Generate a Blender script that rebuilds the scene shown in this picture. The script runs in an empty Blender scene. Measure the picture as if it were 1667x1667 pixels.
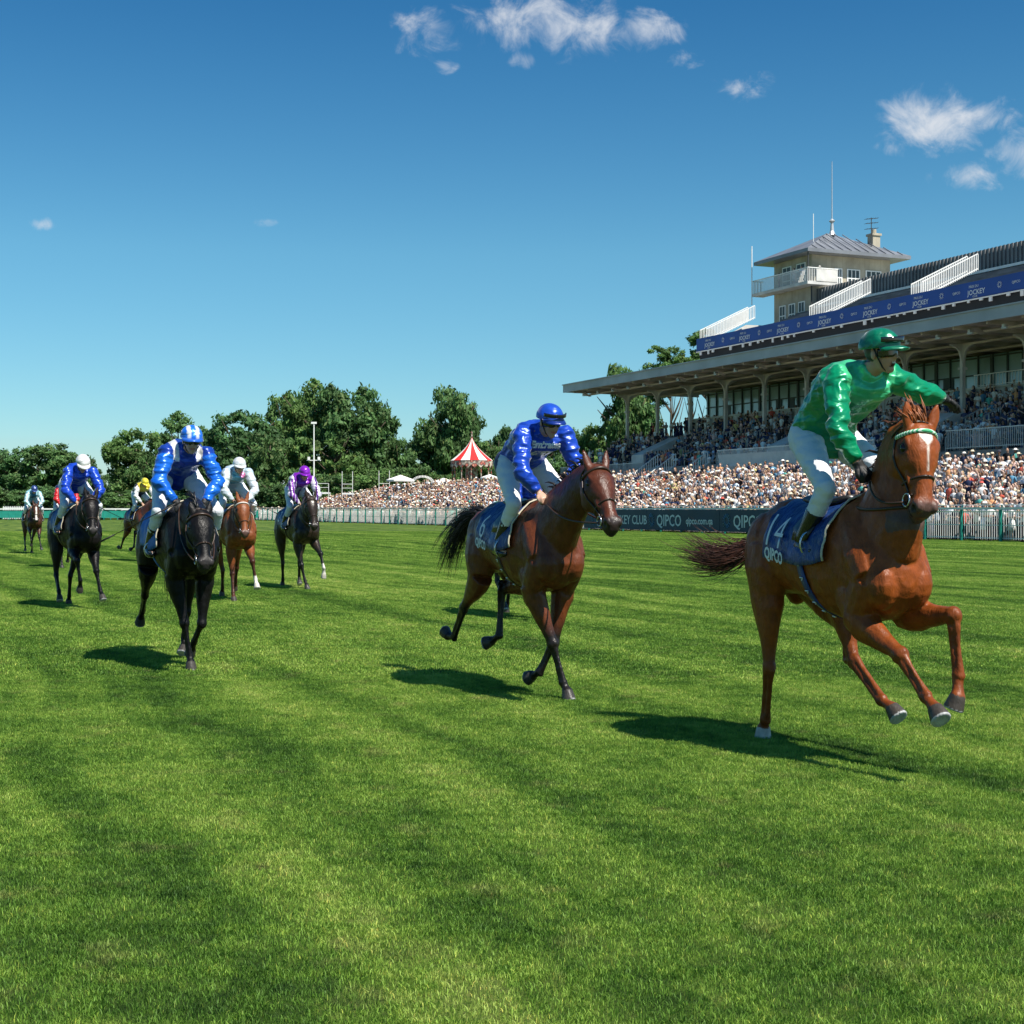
import bpy, bmesh, math, random
import numpy as np
from mathutils import Vector, Matrix, noise, kdtree
random.seed(7)
R = math.radians
scene = bpy.context.scene
# ---------------------------------------------------------------- camera
EYE = 1.5
cam = bpy.data.cameras.new("camera")
cam.sensor_width = 36.0
cam.lens = 36.0 * 2400 / 1667
cam.shift_y = -4.5 / 1667
cam.clip_start = 0.1
cam.clip_end = 6000
co = bpy.data.objects.new("camera", cam)
scene.collection.objects.link(co)
co.location = (0, 0, EYE)
co.rotation_euler = (R(90), 0, 0)
scene.camera = co
# ---------------------------------------------------------------- light
SUN_EL = R(54)
SUN_DIR = Vector((0.70, -0.714, 0)).normalized()            # horizontal direction towards the sun
sun = bpy.data.lights.new("sun", 'SUN')
sun.energy = 5.0
sun.angle = R(0.5)
sun.color = (1.0, 0.95, 0.86)
so = bpy.data.objects.new("sun", sun)
scene.collection.objects.link(so)
sd = Vector((SUN_DIR.x * math.cos(SUN_EL), SUN_DIR.y * math.cos(SUN_EL), math.sin(SUN_EL)))
so.rotation_euler = (-sd).to_track_quat('-Z', 'Y').to_euler()
so.location = (30, -20, 40)
scene.view_settings.view_transform = 'Standard'
scene.view_settings.look = 'None'
scene.view_settings.gamma = 1
scene.view_settings.exposure = 0.62
scene.cycles.max_bounces = 6
scene.cycles.transparent_max_bounces = 6

world = bpy.data.worlds.new("World")
scene.world = world
world.use_nodes = True
NT = world.node_tree
NT.nodes.clear()
def WN(t, **kw):
    n = NT.nodes.new(t)
    for k, v in kw.items(): setattr(n, k, v)
    return n
def wmath(op, a, b=None, c=None):
    n = WN('ShaderNodeMath', operation=op)
    for i, v in enumerate((a, b, c)):
        if v is None: continue
        if isinstance(v, (int, float)): n.inputs[i].default_value = v
        else: NT.links.new(v, n.inputs[i])
    return n.outputs[0]
sky = WN('ShaderNodeTexSky', sky_type='NISHITA')
sky.sun_disc = False
sky.sun_elevation = SUN_EL
sky.sun_rotation = math.atan2(SUN_DIR.x, SUN_DIR.y)
sky.altitude = 0
sky.air_density = 1.0
sky.dust_density = 0.15
sky.ozone_density = 5.5
hs = WN('ShaderNodeHueSaturation')
hs.inputs['Saturation'].default_value = 1.17
hs.inputs['Hue'].default_value = 0.488
NT.links.new(sky.outputs[0], hs.inputs['Color'])
bg = WN('ShaderNodeBackground')
tint = WN('ShaderNodeMix', data_type='RGBA', blend_type='MULTIPLY')
tint.inputs[0].default_value = 1
NT.links.new(hs.outputs[0], tint.inputs[6])
elr = WN('ShaderNodeValToRGB')                      # clear, slightly blue air low down
for i_, (p_, c_) in enumerate([(0.0, (.74, .90, .98)), (.06, (.74, .95, .98)), (.17, (.80, 1.0, .98)), (.34, (.38, .70, .86))]):
    if i_ > 1: elr.color_ramp.elements.new(p_)
    elr.color_ramp.elements[i_].position = p_
    elr.color_ramp.elements[i_].color = (*c_, 1)
NT.links.new(elr.outputs[0], tint.inputs[7])
NT.links.new(tint.outputs[2], bg.inputs[0])
bg.inputs[1].default_value = 0.074
tc = WN('ShaderNodeTexCoord')
sx = WN('ShaderNodeSeparateXYZ')
NT.links.new(tc.outputs['Generated'], sx.inputs[0])
NT.links.new(sx.outputs[2], elr.inputs[0])
U = wmath('DIVIDE', sx.outputs[0], wmath('MAXIMUM', sx.outputs[1], 0.05))
V = wmath('DIVIDE', sx.outputs[2], wmath('MAXIMUM', sx.outputs[1], 0.05))
cb = WN('ShaderNodeCombineXYZ')
NT.links.new(U, cb.inputs[0]); NT.links.new(V, cb.inputs[1])
nz = WN('ShaderNodeTexNoise')
nz.inputs['Scale'].default_value = 34
nz.inputs['Detail'].default_value = 9
nz.inputs['Roughness'].default_value = 0.62
nz.inputs['Distortion'].default_value = 0.5
NT.links.new(cb.outputs[0], nz.inputs['Vector'])
# each cloud: direction (u, v) from the track, spread, weight
CLOUDS = [(-.058, .322, .024, .018, .72), (-.045, .302, .009, .007, .6), (.004, .333, .040, .020, .95), (.050, .324, .048, .020, .92), (.090, .328, .026, .015, .85), (.009, .304, .011, .008, .7),
          (.113, .304, .020, .008, .5), (.150, .285, .026, .012, .52), (.165, .292, .02, .008, .4), (.286, .264, .034, .020, 1.25), (.322, .266, .030, .014, .75), (.313, .226, .024, .011, .9), (.348, .240, .022, .020, 1.0),
          (-.316, .193, .013, .005, .75), (-.168, .195, .010, .004, .5), (.265, .246, .02, .008, .5)]
acc = None
for (u, v, su, sv, w) in CLOUDS:
    du = wmath('MULTIPLY', wmath('SUBTRACT', U, u), 1 / su)
    dv = wmath('MULTIPLY', wmath('SUBTRACT', V, v), 1 / sv)
    r2 = wmath('ADD', wmath('MULTIPLY', du, du), wmath('MULTIPLY', dv, dv))
    g = wmath('MULTIPLY', wmath('EXPONENT', wmath('MULTIPLY', r2, -1.0)), w)
    acc = g if acc is None else wmath('MAXIMUM', acc, g)
den = wmath('ADD', acc, wmath('MULTIPLY', wmath('SUBTRACT', nz.outputs[0], 0.5), 2.7))
den = wmath('MULTIPLY', den, wmath('MINIMUM', wmath('MULTIPLY', acc, 4), 1))
mr = WN('ShaderNodeMapRange')
mr.interpolation_type = 'SMOOTHSTEP'
mr.inputs[1].default_value = 0.26
mr.inputs[2].default_value = 1.45
mr.inputs[4].default_value = 0.90
NT.links.new(den, mr.inputs[0])
infront = wmath('GREATER_THAN', sx.outputs[1], 0.3)
fac = wmath('MULTIPLY', mr.outputs[0], infront)
cbg = WN('ShaderNodeBackground')
cbg.inputs[0].default_value = (0.86, 0.90, 0.96, 1)
cbg.inputs[1].default_value = 0.56
mix = WN('ShaderNodeMixShader')
NT.links.new(fac, mix.inputs[0]); NT.links.new(bg.outputs[0], mix.inputs[1]); NT.links.new(cbg.outputs[0], mix.inputs[2])
wo = WN('ShaderNodeOutputWorld')
NT.links.new(mix.outputs[0], wo.inputs[0])

# ---------------------------------------------------------------- helpers
def link(o):
    scene.collection.objects.link(o)
    return o
def tag(o, label=None, cat=None, group=None, kind=None):
    if label: o['label'] = label
    if cat: o['category'] = cat
    if group: o['group'] = group
    if kind: o['kind'] = kind
    return o
def empty(name, loc, rz=0, label=None, cat=None, group=None):
    o = bpy.data.objects.new(name, None)
    link(o)
    o.location = loc
    o.rotation_euler = (0, 0, rz)
    return tag(o, label, cat, group)

class MB:
    def __init__(s): s.v = []; s.f = []; s.m = []; s.c = []; s.mi = 0; s.col = None; s.any = False
    def add(s, vs, fs):
        b = len(s.v)
        s.v += [tuple(p) for p in vs]
        s.f += [tuple(b + i for i in f) for f in fs]
        s.m += [s.mi] * len(fs)
        s.c += [s.col or (1, 1, 1)] * len(vs)
        if s.col: s.any = True
        return s
    def box(s, a, b):
        (x0, y0, z0), (x1, y1, z1) = a, b
        return s.add([(x0, y0, z0), (x1, y0, z0), (x1, y1, z0), (x0, y1, z0), (x0, y0, z1), (x1, y0, z1), (x1, y1, z1), (x0, y1, z1)],
                     [(0, 3, 2, 1), (4, 5, 6, 7), (0, 1, 5, 4), (1, 2, 6, 5), (2, 3, 7, 6), (3, 0, 4, 7)])
    def prism(s, poly, axis, a, b):
        """polygon in the plane perpendicular to axis ('x','y','z'), swept from a to b"""
        n = len(poly)
        def P(p, q):
            return {'x': (q, p[0], p[1]), 'y': (p[0], q, p[1]), 'z': (p[0], p[1], q)}[axis]
        vs = [P(p, a) for p in poly] + [P(p, b) for p in poly]
        fs = [tuple(range(n)), tuple(range(2 * n - 1, n - 1, -1))]
        for i in range(n):
            j = (i + 1) % n
            fs.append((i, i + n, j + n, j))
        return s.add(vs, fs)
    def bar(s, p, q, w, h=None, up=(0, 0, 1)):
        h = h or w
        p, q = Vector(p), Vector(q)
        d = (q - p).normalized()
        up = Vector(up)
        if abs(d.dot(up)) > .98: up = Vector((1, 0, 0))
        a = d.cross(up).normalized(); b = a.cross(d)
        vs = []
        for c in (p, q):
            for (i, j) in ((-1, -1), (1, -1), (1, 1), (-1, 1)):
                vs.append(c + a * i * w / 2 + b * j * h / 2)
        return s.add(vs, [(3, 2, 1, 0), (4, 5, 6, 7), (0, 1, 5, 4), (1, 2, 6, 5), (2, 3, 7, 6), (3, 0, 4, 7)])
    def tube(s, pts, rad, n=8, cap=True):
        """round tube through pts; rad: number or list"""
        pts = [Vector(p) for p in pts]
        k = len(pts)
        rad = rad if isinstance(rad, (list, tuple)) else [rad] * k
        vs = []; fs = []
        ref = None
        for i in range(k):
            d = (pts[min(i + 1, k - 1)] - pts[max(i - 1, 0)])
            d = d.normalized() if d.length > 1e-9 else Vector((0, 0, 1))
            if ref is None:
                ref = d.cross(Vector((0, 0, 1)))
                if ref.length < .1: ref = d.cross(Vector((1, 0, 0)))
            ref = (ref - d * ref.dot(d)).normalized()
            b = d.cross(ref)
            for j in range(n):
                a = 2 * math.pi * j / n
                vs.append(pts[i] + (ref * math.cos(a) + b * math.sin(a)) * rad[i])
        for i in range(k - 1):
            for j in range(n):
                j2 = (j + 1) % n
                fs.append((i * n + j, i * n + j2, (i + 1) * n + j2, (i + 1) * n + j))
        if cap:
            fs.append(tuple(range(n - 1, -1, -1)))
            fs.append(tuple((k - 1) * n + j for j in range(n)))
        return s.add(vs, fs)
    def loft(s, secs, n=16, cap=True):
        """secs: (centre, axis_a, axis_b, ra, rb[, power]) ellipse sections"""
        vs = []; fs = []
        for sec in secs:
            c, A, B, ra, rb = sec[:5]
            pw = sec[5] if len(sec) > 5 else 2.0
            c = Vector(c); A = Vector(A); B = Vector(B)
            for j in range(n):
                a = 2 * math.pi * j / n
                ca, sa = math.cos(a), math.sin(a)
                e = 2.0 / pw
                vs.append(c + A * ra * math.copysign(abs(ca) ** e, ca) + B * rb * math.copysign(abs(sa) ** e, sa))
        k = len(secs)
        for i in range(k - 1):
            for j in range(n):
                j2 = (j + 1) % n
                fs.append((i * n + j, i * n + j2, (i + 1) * n + j2, (i + 1) * n + j))
        if cap:
            fs.append(tuple(range(n - 1, -1, -1)))
            fs.append(tuple((k - 1) * n + j for j in range(n)))
        return s.add(vs, fs)
    def ell(s, c, r, rot=None, n=14, m=8):
        """ellipsoid; rot = 3 axis vectors"""
        c = Vector(c)
        ax = rot or (Vector((1, 0, 0)), Vector((0, 1, 0)), Vector((0, 0, 1)))
        vs = []
        for i in range(1, m):
            th = math.pi * i / m
            for j in range(n):
                ph = 2 * math.pi * j / n
                vs.append(c + ax[0] * r[0] * math.sin(th) * math.cos(ph) + ax[1] * r[1] * math.sin(th) * math.sin(ph) + ax[2] * r[2] * math.cos(th))
        top = len(vs); vs.append(c + ax[2] * r[2]); vs.append(c - ax[2] * r[2])
        fs = []
        for i in range(m - 2):
            for j in range(n):
                j2 = (j + 1) % n
                fs.append((i * n + j, (i + 1) * n + j, (i + 1) * n + j2, i * n + j2))
        for j in range(n):
            j2 = (j + 1) % n
            fs.append((top, j, j2)); fs.append((top + 1, (m - 2) * n + j2, (m - 2) * n + j))
        return s.add(vs, fs)
    def mesh(s, name, mats, smooth=False):
        me = bpy.data.meshes.new(name)
        me.from_pydata(s.v, [], s.f)
        for m in (mats if isinstance(mats, (list, tuple)) else [mats]): me.materials.append(m)
        if any(s.m): me.polygons.foreach_set('material_index', s.m)
        if smooth: me.polygons.foreach_set('use_smooth', [True] * len(me.polygons))
        if s.any:
            a = me.color_attributes.new('Col', 'FLOAT_COLOR', 'POINT')
            a.data.foreach_set('color', np.array([list(c[:3]) + [1] for c in s.c], dtype=np.float32).ravel())
        me.update()
        return me
    def build(s, name, mats, parent=None, smooth=False, label=None, cat=None, group=None, kind=None):
        o = bpy.data.objects.new(name, s.mesh(name, mats, smooth))
        link(o)
        if parent: o.parent = parent
        return tag(o, label, cat, group, kind)

class Mat:
    """small node material builder"""
    def __init__(s, name, base=(.5, .5, .5), rough=.6, spec=.5, metal=0.0, **kw):
        s.m = bpy.data.materials.new(name); s.m.use_nodes = True
        s.nt = s.m.node_tree; s.b = s.nt.nodes['Principled BSDF']
        s.b.inputs['Base Color'].default_value = (*base, 1)
        s.b.inputs['Roughness'].default_value = rough
        s.b.inputs['Specular IOR Level'].default_value = spec
        s.b.inputs['Metallic'].default_value = metal
        for k, v in kw.items(): s.b.inputs[k.replace('_', ' ')].default_value = v
    def n(s, t, **kw):
        x = s.nt.nodes.new(t)
        for k, v in kw.items(): setattr(x, k, v)
        return x
    def l(s, a, b): s.nt.links.new(a, b)
    def tex(s, kind='Noise', scale=5, coord='Object', stretch=None, rot=None, **kw):
        t = s.n('ShaderNodeTex' + kind)
        tc_ = s.n('ShaderNodeTexCoord'); src = tc_.outputs[coord] if coord != 'World' else s.n('ShaderNodeNewGeometry').outputs['Position']
        mp = s.n('ShaderNodeMapping')
        s.l(src, mp.inputs[0])
        if stretch: mp.inputs['Scale'].default_value = stretch
        if rot: mp.inputs['Rotation'].default_value = rot
        s.l(mp.outputs[0], t.inputs['Vector'])
        if 'Scale' in t.inputs: t.inputs['Scale'].default_value = scale
        for k, v in kw.items(): t.inputs[k].default_value = v
        return t.outputs[0]
    def math(s, op, a, b=None, c=None, clamp=False):
        n = s.n('ShaderNodeMath', operation=op); n.use_clamp = clamp
        for i, v in enumerate((a, b, c)):
            if v is None: continue
            if isinstance(v, (int, float)): n.inputs[i].default_value = v
            else: s.l(v, n.inputs[i])
        return n.outputs[0]
    def ramp(s, fac, stops, interp='LINEAR'):
        r = s.n('ShaderNodeValToRGB'); r.color_ramp.interpolation = interp
        e = r.color_ramp.elements
        while len(e) < len(stops): e.new(.5)
        for i, (p, c) in enumerate(stops):
            e[i].position = p; e[i].color = (*c, 1)
        s.l(fac, r.inputs[0])
        return r.outputs[0]
    def mix(s, fac, a, b, mode='MIX'):
        n = s.n('ShaderNodeMix', data_type='RGBA', blend_type=mode)
        for i, v in ((0, fac), (6, a), (7, b)):
            if isinstance(v, (int, float)): n.inputs[i].default_value = v
            elif isinstance(v, tuple): n.inputs[i].default_value = (*v[:3], 1)
            else: s.l(v, n.inputs[i])
        return n.outputs[2]
    def base(s, c): s.l(c, s.b.inputs['Base Color']); return s
    def rough(s, c): s.l(c, s.b.inputs['Roughness']); return s
    def bump(s, h, strength=.5, dist=.02, prev=None):
        b = s.n('ShaderNodeBump'); b.inputs['Strength'].default_value = strength; b.inputs['Distance'].default_value = dist
        s.l(h, b.inputs['Height'])
        s.l(b.outputs[0], s.b.inputs['Normal'])
        return s
    def vary(s, scale=3, amt=.25, base=None, coord='Object', detail=5, stretch=None):
        """soft uneven tone from real dirt and wear"""
        base = base or tuple(s.b.inputs['Base Color'].default_value)[:3]
        t = s.tex('Noise', scale, coord, Detail=detail, stretch=stretch)
        lo = tuple(c * (1 - amt) for c in base); hi = tuple(min(1, c * (1 + amt)) for c in base)
        return s.base(s.ramp(t, [(.3, lo), (.7, hi)]))
    def vcol(s, vary=0.0, scale=8):
        a = s.n('ShaderNodeAttribute'); a.attribute_name = 'Col'
        c = a.outputs['Color']
        if vary:
            t = s.tex('Noise', scale, 'Object', Detail=5)
            f = s.ramp(t, [(.3, (1 - vary,) * 3), (.7, (1 + vary * .6,) * 3)])
            c = s.mix(1.0, c, f, 'MULTIPLY')
        return s.base(c)
# track frame: t runs away from the lens along the rail, n runs across towards the stand
SC = 1.5 / 1.4
TD = Vector((-.395, .918, 0)).normalized()
ND = Vector((.918, .395, 0)).normalized()
def W(t, n, z): return (TD * t + ND * n + Vector((0, 0, z))) * SC
TROT = math.atan2(TD.y, TD.x)          # local x = along track away, local y = TD rotated 90deg = -ND
class TN(MB):
    """mesh builder in (t, n, z) stand units -> world"""
    def add(s, vs, fs):
        return MB.add(s, [W(*p) for p in vs], [tuple(reversed(f)) for f in fs])
# ---------------------------------------------------------------- ground and turf
def turf_colour(m, blade=None):
    """mown racecourse turf: bands laid along the track, patches, worn yellow tufts (world space)"""
    rz = -TROT
    big = m.tex('Noise', 1.0, 'World', stretch=(.35, .35, .35), Detail=3, Roughness=.55)
    mid = m.tex('Noise', 1.0, 'World', stretch=(1.6, 1.6, 1.6), Detail=5, Roughness=.6)
    fine = m.tex('Noise', 1.0, 'World', stretch=(9, 9, 9), Detail=4, Roughness=.7)
    geo = m.n('ShaderNodeNewGeometry')
    dot = m.n('ShaderNodeVectorMath', operation='DOT_PRODUCT'); m.l(geo.outputs['Position'], dot.inputs[0]); dot.inputs[1].default_value = tuple(ND)
    dt = m.n('ShaderNodeVectorMath', operation='DOT_PRODUCT'); m.l(geo.outputs['Position'], dt.inputs[0]); dt.inputs[1].default_value = tuple(TD)
    # wobble the across coordinate slowly so that the bands wander
    wob = m.tex('Noise', 1.0, 'World', stretch=(.12, .12, .12), Detail=2)
    nn = m.math('ADD', dot.outputs['Value'], m.math('MULTIPLY', m.math('SUBTRACT', wob, .5), 3.0))
    comb = m.n('ShaderNodeCombineXYZ'); m.l(nn, comb.inputs[0]); m.l(m.math('MULTIPLY', dt.outputs['Value'], .045), comb.inputs[1])
    bn = m.n('ShaderNodeTexNoise'); m.l(comb.outputs[0], bn.inputs['Vector']); bn.inputs['Scale'].default_value = 1.15; bn.inputs['Detail'].default_value = 3; bn.inputs['Roughness'].default_value = .6
    s1 = m.math('SINE', m.math('MULTIPLY', nn, 5.2))
    band = m.math('ADD', bn.outputs[0], m.math('MULTIPLY', s1, .04))
    v = m.math('ADD', m.math('MULTIPLY', band, .60), m.math('ADD', m.math('MULTIPLY', mid, .32), m.math('MULTIPLY', big, .18)))
    v = m.math('ADD', v, m.math('MULTIPLY', m.math('SUBTRACT', fine, .5), .42))
    col = m.ramp(v, [(.40, (.022, .060, .008)), (.50, (.052, .120, .013)), (.60, (.105, .190, .024)), (.72, (.18, .25, .05))])
    # straw-coloured tufts
    pat = m.tex('Noise', 1.0, 'World', stretch=(2.7, 2.7, 2.7), Detail=4, Roughness=.65)
    f = m.math('MULTIPLY', m.math('SUBTRACT', pat, .57, clamp=True), 4.0, clamp=True)
    col = m.mix(m.math('MULTIPLY', f, .65), col, (.150, .148, .050))
    # scuffed earth showing in small divots
    dv = m.tex('Voronoi', 1.0, 'World', stretch=(1.5, 1.5, 1.5), Randomness=1.0)
    dn = m.tex('Noise', 1.0, 'World', stretch=(14, 14, 14), Detail=3)
    dm = m.math('MULTIPLY', m.math('SUBTRACT', .085, m.math('ADD', dv, m.math('MULTIPLY', m.math('SUBTRACT', dn, .5), .12)), clamp=True), 14, clamp=True)
    col = m.mix(m.math('MULTIPLY', dm, .65), col, (.075, .062, .026))
    return col
gm = Mat('turf_ground', rough=.9, spec=.15)
gm.base(gm.mix(1.0, turf_colour(gm), (1.04, .89, 1.15), 'MULTIPLY'))
gm.bump(gm.tex('Noise', 1.0, 'World', stretch=(28, 28, 28), Detail=5, Roughness=.75), .9, .06)
g = MB()
# one sheet with finer cells near the start so that far noise does not shimmer
g.add([(-3000, -60, 0), (3000, -60, 0), (3000, 4500, 0), (-3000, 4500, 0)], [(0, 1, 2, 3)])
g.build('ground', gm.m, kind='structure')

bl = Mat('grass_blades', rough=.55, spec=.25)
c0 = turf_colour(bl)
at = bl.n('ShaderNodeAttribute'); at.attribute_name = 'Col'
c1 = bl.mix(1.0, bl.mix(1.0, c0, at.outputs['Color'], 'MULTIPLY'), (2.62, 2.26, 2.75), 'MULTIPLY')
bl.base(c1)
bl.b.inputs['Subsurface Weight'].default_value = 0.0
tr = bl.n('ShaderNodeBsdfTranslucent'); bl.l(c1, tr.inputs[0])
ms = bl.n('ShaderNodeMixShader'); ms.inputs[0].default_value = .35
bl.l(bl.b.outputs[0], ms.inputs[1]); bl.l(tr.outputs[0], ms.inputs[2])
bl.l(ms.outputs[0], bl.nt.nodes['Material Output'].inputs[0])

def grass_tile(name, size, count, h, w, seed):
    rs = np.random.RandomState(seed)
    n = count
    p = (rs.rand(n, 2) - .5) * size
    ang = rs.rand(n) * 2 * math.pi
    hh = h * (.45 + .75 * rs.rand(n) ** 1.5)
    lean = hh * (.25 + .75 * rs.rand(n))
    la = np.where(rs.rand(n) < .5, rs.rand(n) * 2 * math.pi, TROT + math.pi + rs.randn(n) * .6)
    ww = w * (.6 + .8 * rs.rand(n))
    dx, dy = np.cos(ang) * ww / 2, np.sin(ang) * ww / 2
    lx, ly = np.cos(la) * lean, np.sin(la) * lean
    v = np.zeros((n, 5, 3))
    v[:, 0, 0] = p[:, 0] - dx; v[:, 0, 1] = p[:, 1] - dy; v[:, 0, 2] = -.005
    v[:, 1, 0] = p[:, 0] + dx; v[:, 1, 1] = p[:, 1] + dy; v[:, 1, 2] = -.005
    v[:, 2, 0] = p[:, 0] + dx * .8 + lx * .35; v[:, 2, 1] = p[:, 1] + dy * .8 + ly * .35; v[:, 2, 2] = hh * .6
    v[:, 3, 0] = p[:, 0] - dx * .8 + lx * .35; v[:, 3, 1] = p[:, 1] - dy * .8 + ly * .35; v[:, 3, 2] = hh * .6
    v[:, 4, 0] = p[:, 0] + lx; v[:, 4, 1] = p[:, 1] + ly; v[:, 4, 2] = hh * .92
    me = bpy.data.meshes.new(name)
    me.vertices.add(n * 5); me.vertices.foreach_set('co', v.ravel())
    b = np.arange(n) * 5
    quad = np.stack([b, b + 1, b + 2, b + 3], 1); tri = np.stack([b + 3, b + 2, b + 4], 1)
    loops = np.concatenate([quad.ravel(), tri.ravel()])
    me.loops.add(len(loops)); me.loops.foreach_set('vertex_index', loops)
    me.polygons.add(2 * n)
    ls = np.concatenate([np.arange(n) * 4, 4 * n + np.arange(n) * 3])
    me.polygons.foreach_set('loop_start', ls)
    k = .78 + .58 * rs.rand(n, 1) ** 1.2
    yel = (rs.rand(n, 1) < .05) * 1.0
    c = np.concatenate([k * (1 + .9 * yel), k * (1 + .35 * yel), k * (1 + .5 * yel), np.ones((n, 1))], 1)
    c = np.repeat(c[:, None, :], 5, 1)
    a = me.color_attributes.new('Col', 'FLOAT_COLOR', 'POINT')
    a.data.foreach_set('color', c.astype(np.float32).ravel())
    me.materials.append(bl.m)
    me.update(); me.validate()
    return me

def grass_field(name, tiles, size, y0, y1, seed, lab):
    """points where a turf tile stands, one object"""
    rs = random.Random(seed)
    pts = []
    ny = int((y1 - y0) / size) + 1
    for j in range(ny):
        y = y0 + j * size
        half = .36 * (y + size) + size * 1.5 + 3.0
        nx = int(2 * half / size) + 1
        for i in range(nx):
            pts.append((-half + i * size + rs.uniform(-.05, .05) * size, y + rs.uniform(-.05, .05) * size, 0))
    me = bpy.data.meshes.new(name)
    me.from_pydata(pts, [], [])
    o = link(bpy.data.objects.new(name, me))
    col = bpy.data.collections.new(name + '_tiles')
    for t in tiles: col.objects.link(bpy.data.objects.new('turf_tile', t))
    ng = bpy.data.node_groups.new(name, 'GeometryNodeTree')
    ng.interface.new_socket('Geometry', in_out='INPUT', socket_type='NodeSocketGeometry')
    ng.interface.new_socket('Geometry', in_out='OUTPUT', socket_type='NodeSocketGeometry')
    i_ = ng.nodes.new('NodeGroupInput'); o_ = ng.nodes.new('NodeGroupOutput')
    inst = ng.nodes.new('GeometryNodeInstanceOnPoints')
    ci = ng.nodes.new('GeometryNodeCollectionInfo'); ci.inputs['Collection'].default_value = col
    ci.inputs['Separate Children'].default_value = True
    inst.inputs['Pick Instance'].default_value = True
    rv = ng.nodes.new('FunctionNodeRandomValue'); rv.data_type = 'INT'
    [s for s in rv.inputs if s.name == 'Min' and s.type == 'INT'][0].default_value = 0
    [s for s in rv.inputs if s.name == 'Max' and s.type == 'INT'][0].default_value = len(tiles) - 1
    ng.links.new(i_.outputs[0], inst.inputs['Points'])
    ng.links.new(ci.outputs[0], inst.inputs['Instance'])
    ng.links.new([s for s in rv.outputs if s.type == 'INT'][0], inst.inputs['Instance Index'])
    ng.links.new(inst.outputs[0], o_.inputs[0])
    md = o.modifiers.new('turf', 'NODES'); md.node_group = ng
    return tag(o, lab, 'grass', kind='stuff')
grass_field('grass', [grass_tile('turf_near', .6, 7000, .021, .0027, 10 + k) for k in range(5)], .5, 2.0, 13.0, 1,
            'short mown turf blades in the foreground of the track')
grass_field('grass', [grass_tile('turf_far', 1.2, 7200, .024, .0058, 30 + k) for k in range(4)], 1.0, 13.4, 46.0, 2,
            'short mown turf further up the track around the horses')

grass_field('grass', [grass_tile('turf_distant', 2.4, 7000, .030, .013, 50 + k) for k in range(3)], 2.0, 46.4, 100.0, 3,
            'short mown turf of the far track up to the rail')
# ---------------------------------------------------------------- grandstand, tower, terraces
M_conc = Mat('pale_concrete', (.55, .54, .51), .85, .2).vary(.8, .22)
M_step = Mat('terrace_steps', (.30, .29, .27), .9, .2).vary(.6, .25)
M_stone = Mat('tower_stone', (.40, .36, .29), .85, .2)
_b = M_stone.tex('Brick', 1.0, 'World', stretch=(1, 1, 1), **{'Scale': 1.3, 'Mortar Size': .012, 'Row Height': .32, 'Brick Width': .8})
M_stone.base(M_stone.mix(1.0, M_stone.ramp(M_stone.tex('Noise', .9, 'World', Detail=6), [(.3, (.36, .32, .25)), (.7, (.52, .47, .37))]), M_stone.ramp(_b, [(0, (.8, .8, .8)), (1, (1, 1, 1))]), 'MULTIPLY'))
M_white = Mat('white_paint', (.78, .78, .75), .5, .4).vary(2, .08)
M_fascia = Mat('fascia_grey', (.38, .41, .44), .55, .4).vary(.4, .15)
M_roof = Mat('zinc_roof', (.17, .18, .20), .42, .5).vary(.6, .2)
M_under = Mat('canopy_timber', (.48, .42, .37), .7, .3).vary(.5, .35)
M_dark = Mat('recess_shade_and_sign_ink', (.03, .035, .04), .8, .2)  # painted shade of the roof terrace gap; also the arch lettering
M_seat = Mat('terrace_grey', (.15, .155, .165), .8, .2).vary(.7, .3)
M_rib = Mat('ribbed_metal', (.17, .175, .18), .6, .4)
M_rib.vary(.5, .2)
M_glass = Mat('window_glass', (.30, .44, .48), .10, .9); M_glass.vary(.25, .35)
M_frame = Mat('window_frame_dark', (.04, .06, .065), .5, .5)
M_banner = Mat('banner_blue', (.012, .055, .27), .5, .4).vary(.3, .15)
M_navy = Mat('banner_navy', (.008, .035, .075), .5, .3).vary(.5, .2)
M_ink = Mat('banner_lettering', (.55, .62, .68), .6, .3)
M_teal = Mat('teal_paint', (.02, .26, .20), .5, .4).vary(2, .15)
M_steel = Mat('galvanised_steel', (.45, .47, .48), .4, .5, .3).vary(1, .15)
M_iron = Mat('dark_iron', (.05, .05, .05), .5, .5)

# stepped standing terrace between the rail and the stand
TE0, TE1 = 30.0, 176.0
b = TN()
NS = 16
for k in range(NS):
    n0 = 46.0 + k * .78
    z1 = (k + 1) * .205
    b.box((TE0, n0, -.2), (TE1, n0 + .78 if k < NS - 1 else 60.0, z1))
b.build('terrace', M_step.m, kind='structure')
def apron_z(n):
    return 0.0 if n < 46 else min(NS, int((n - 46) / .78) + 1) * .205

T0, T1 = 52.0, 126.8
stand = empty('grandstand', W(90, 60, 0), 0, 'long grey grandstand with a deep canopy on white columns, glazed gallery and open roof terrace', 'grandstand')
stand.location = (0, 0, 0)
# seating tier
b = TN()
NT_ = 11
for k in range(NT_):
    n0 = 60.0 + k * .82
    b.box((T0, n0, 0), (T1 - .4, n0 + .82, 4.35 + (k + 1) * .345))
b.box((T0, 59.75, 0), (T1 - .4, 60.0, 4.9))
b.build('seating_tier', M_step.m, stand)
def tier_z(n): return 4.35 + (int((n - 60) / .82) + 1) * .345
# body behind
b = TN()
b.box((T0, 74.0, 0), (T1 - 6, 92.0, 15.0))
b.box((T0, 69.02, 0), (T1 - .4, 74.0, 8.38))
b.build('wall', M_conc.m, stand)
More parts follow.
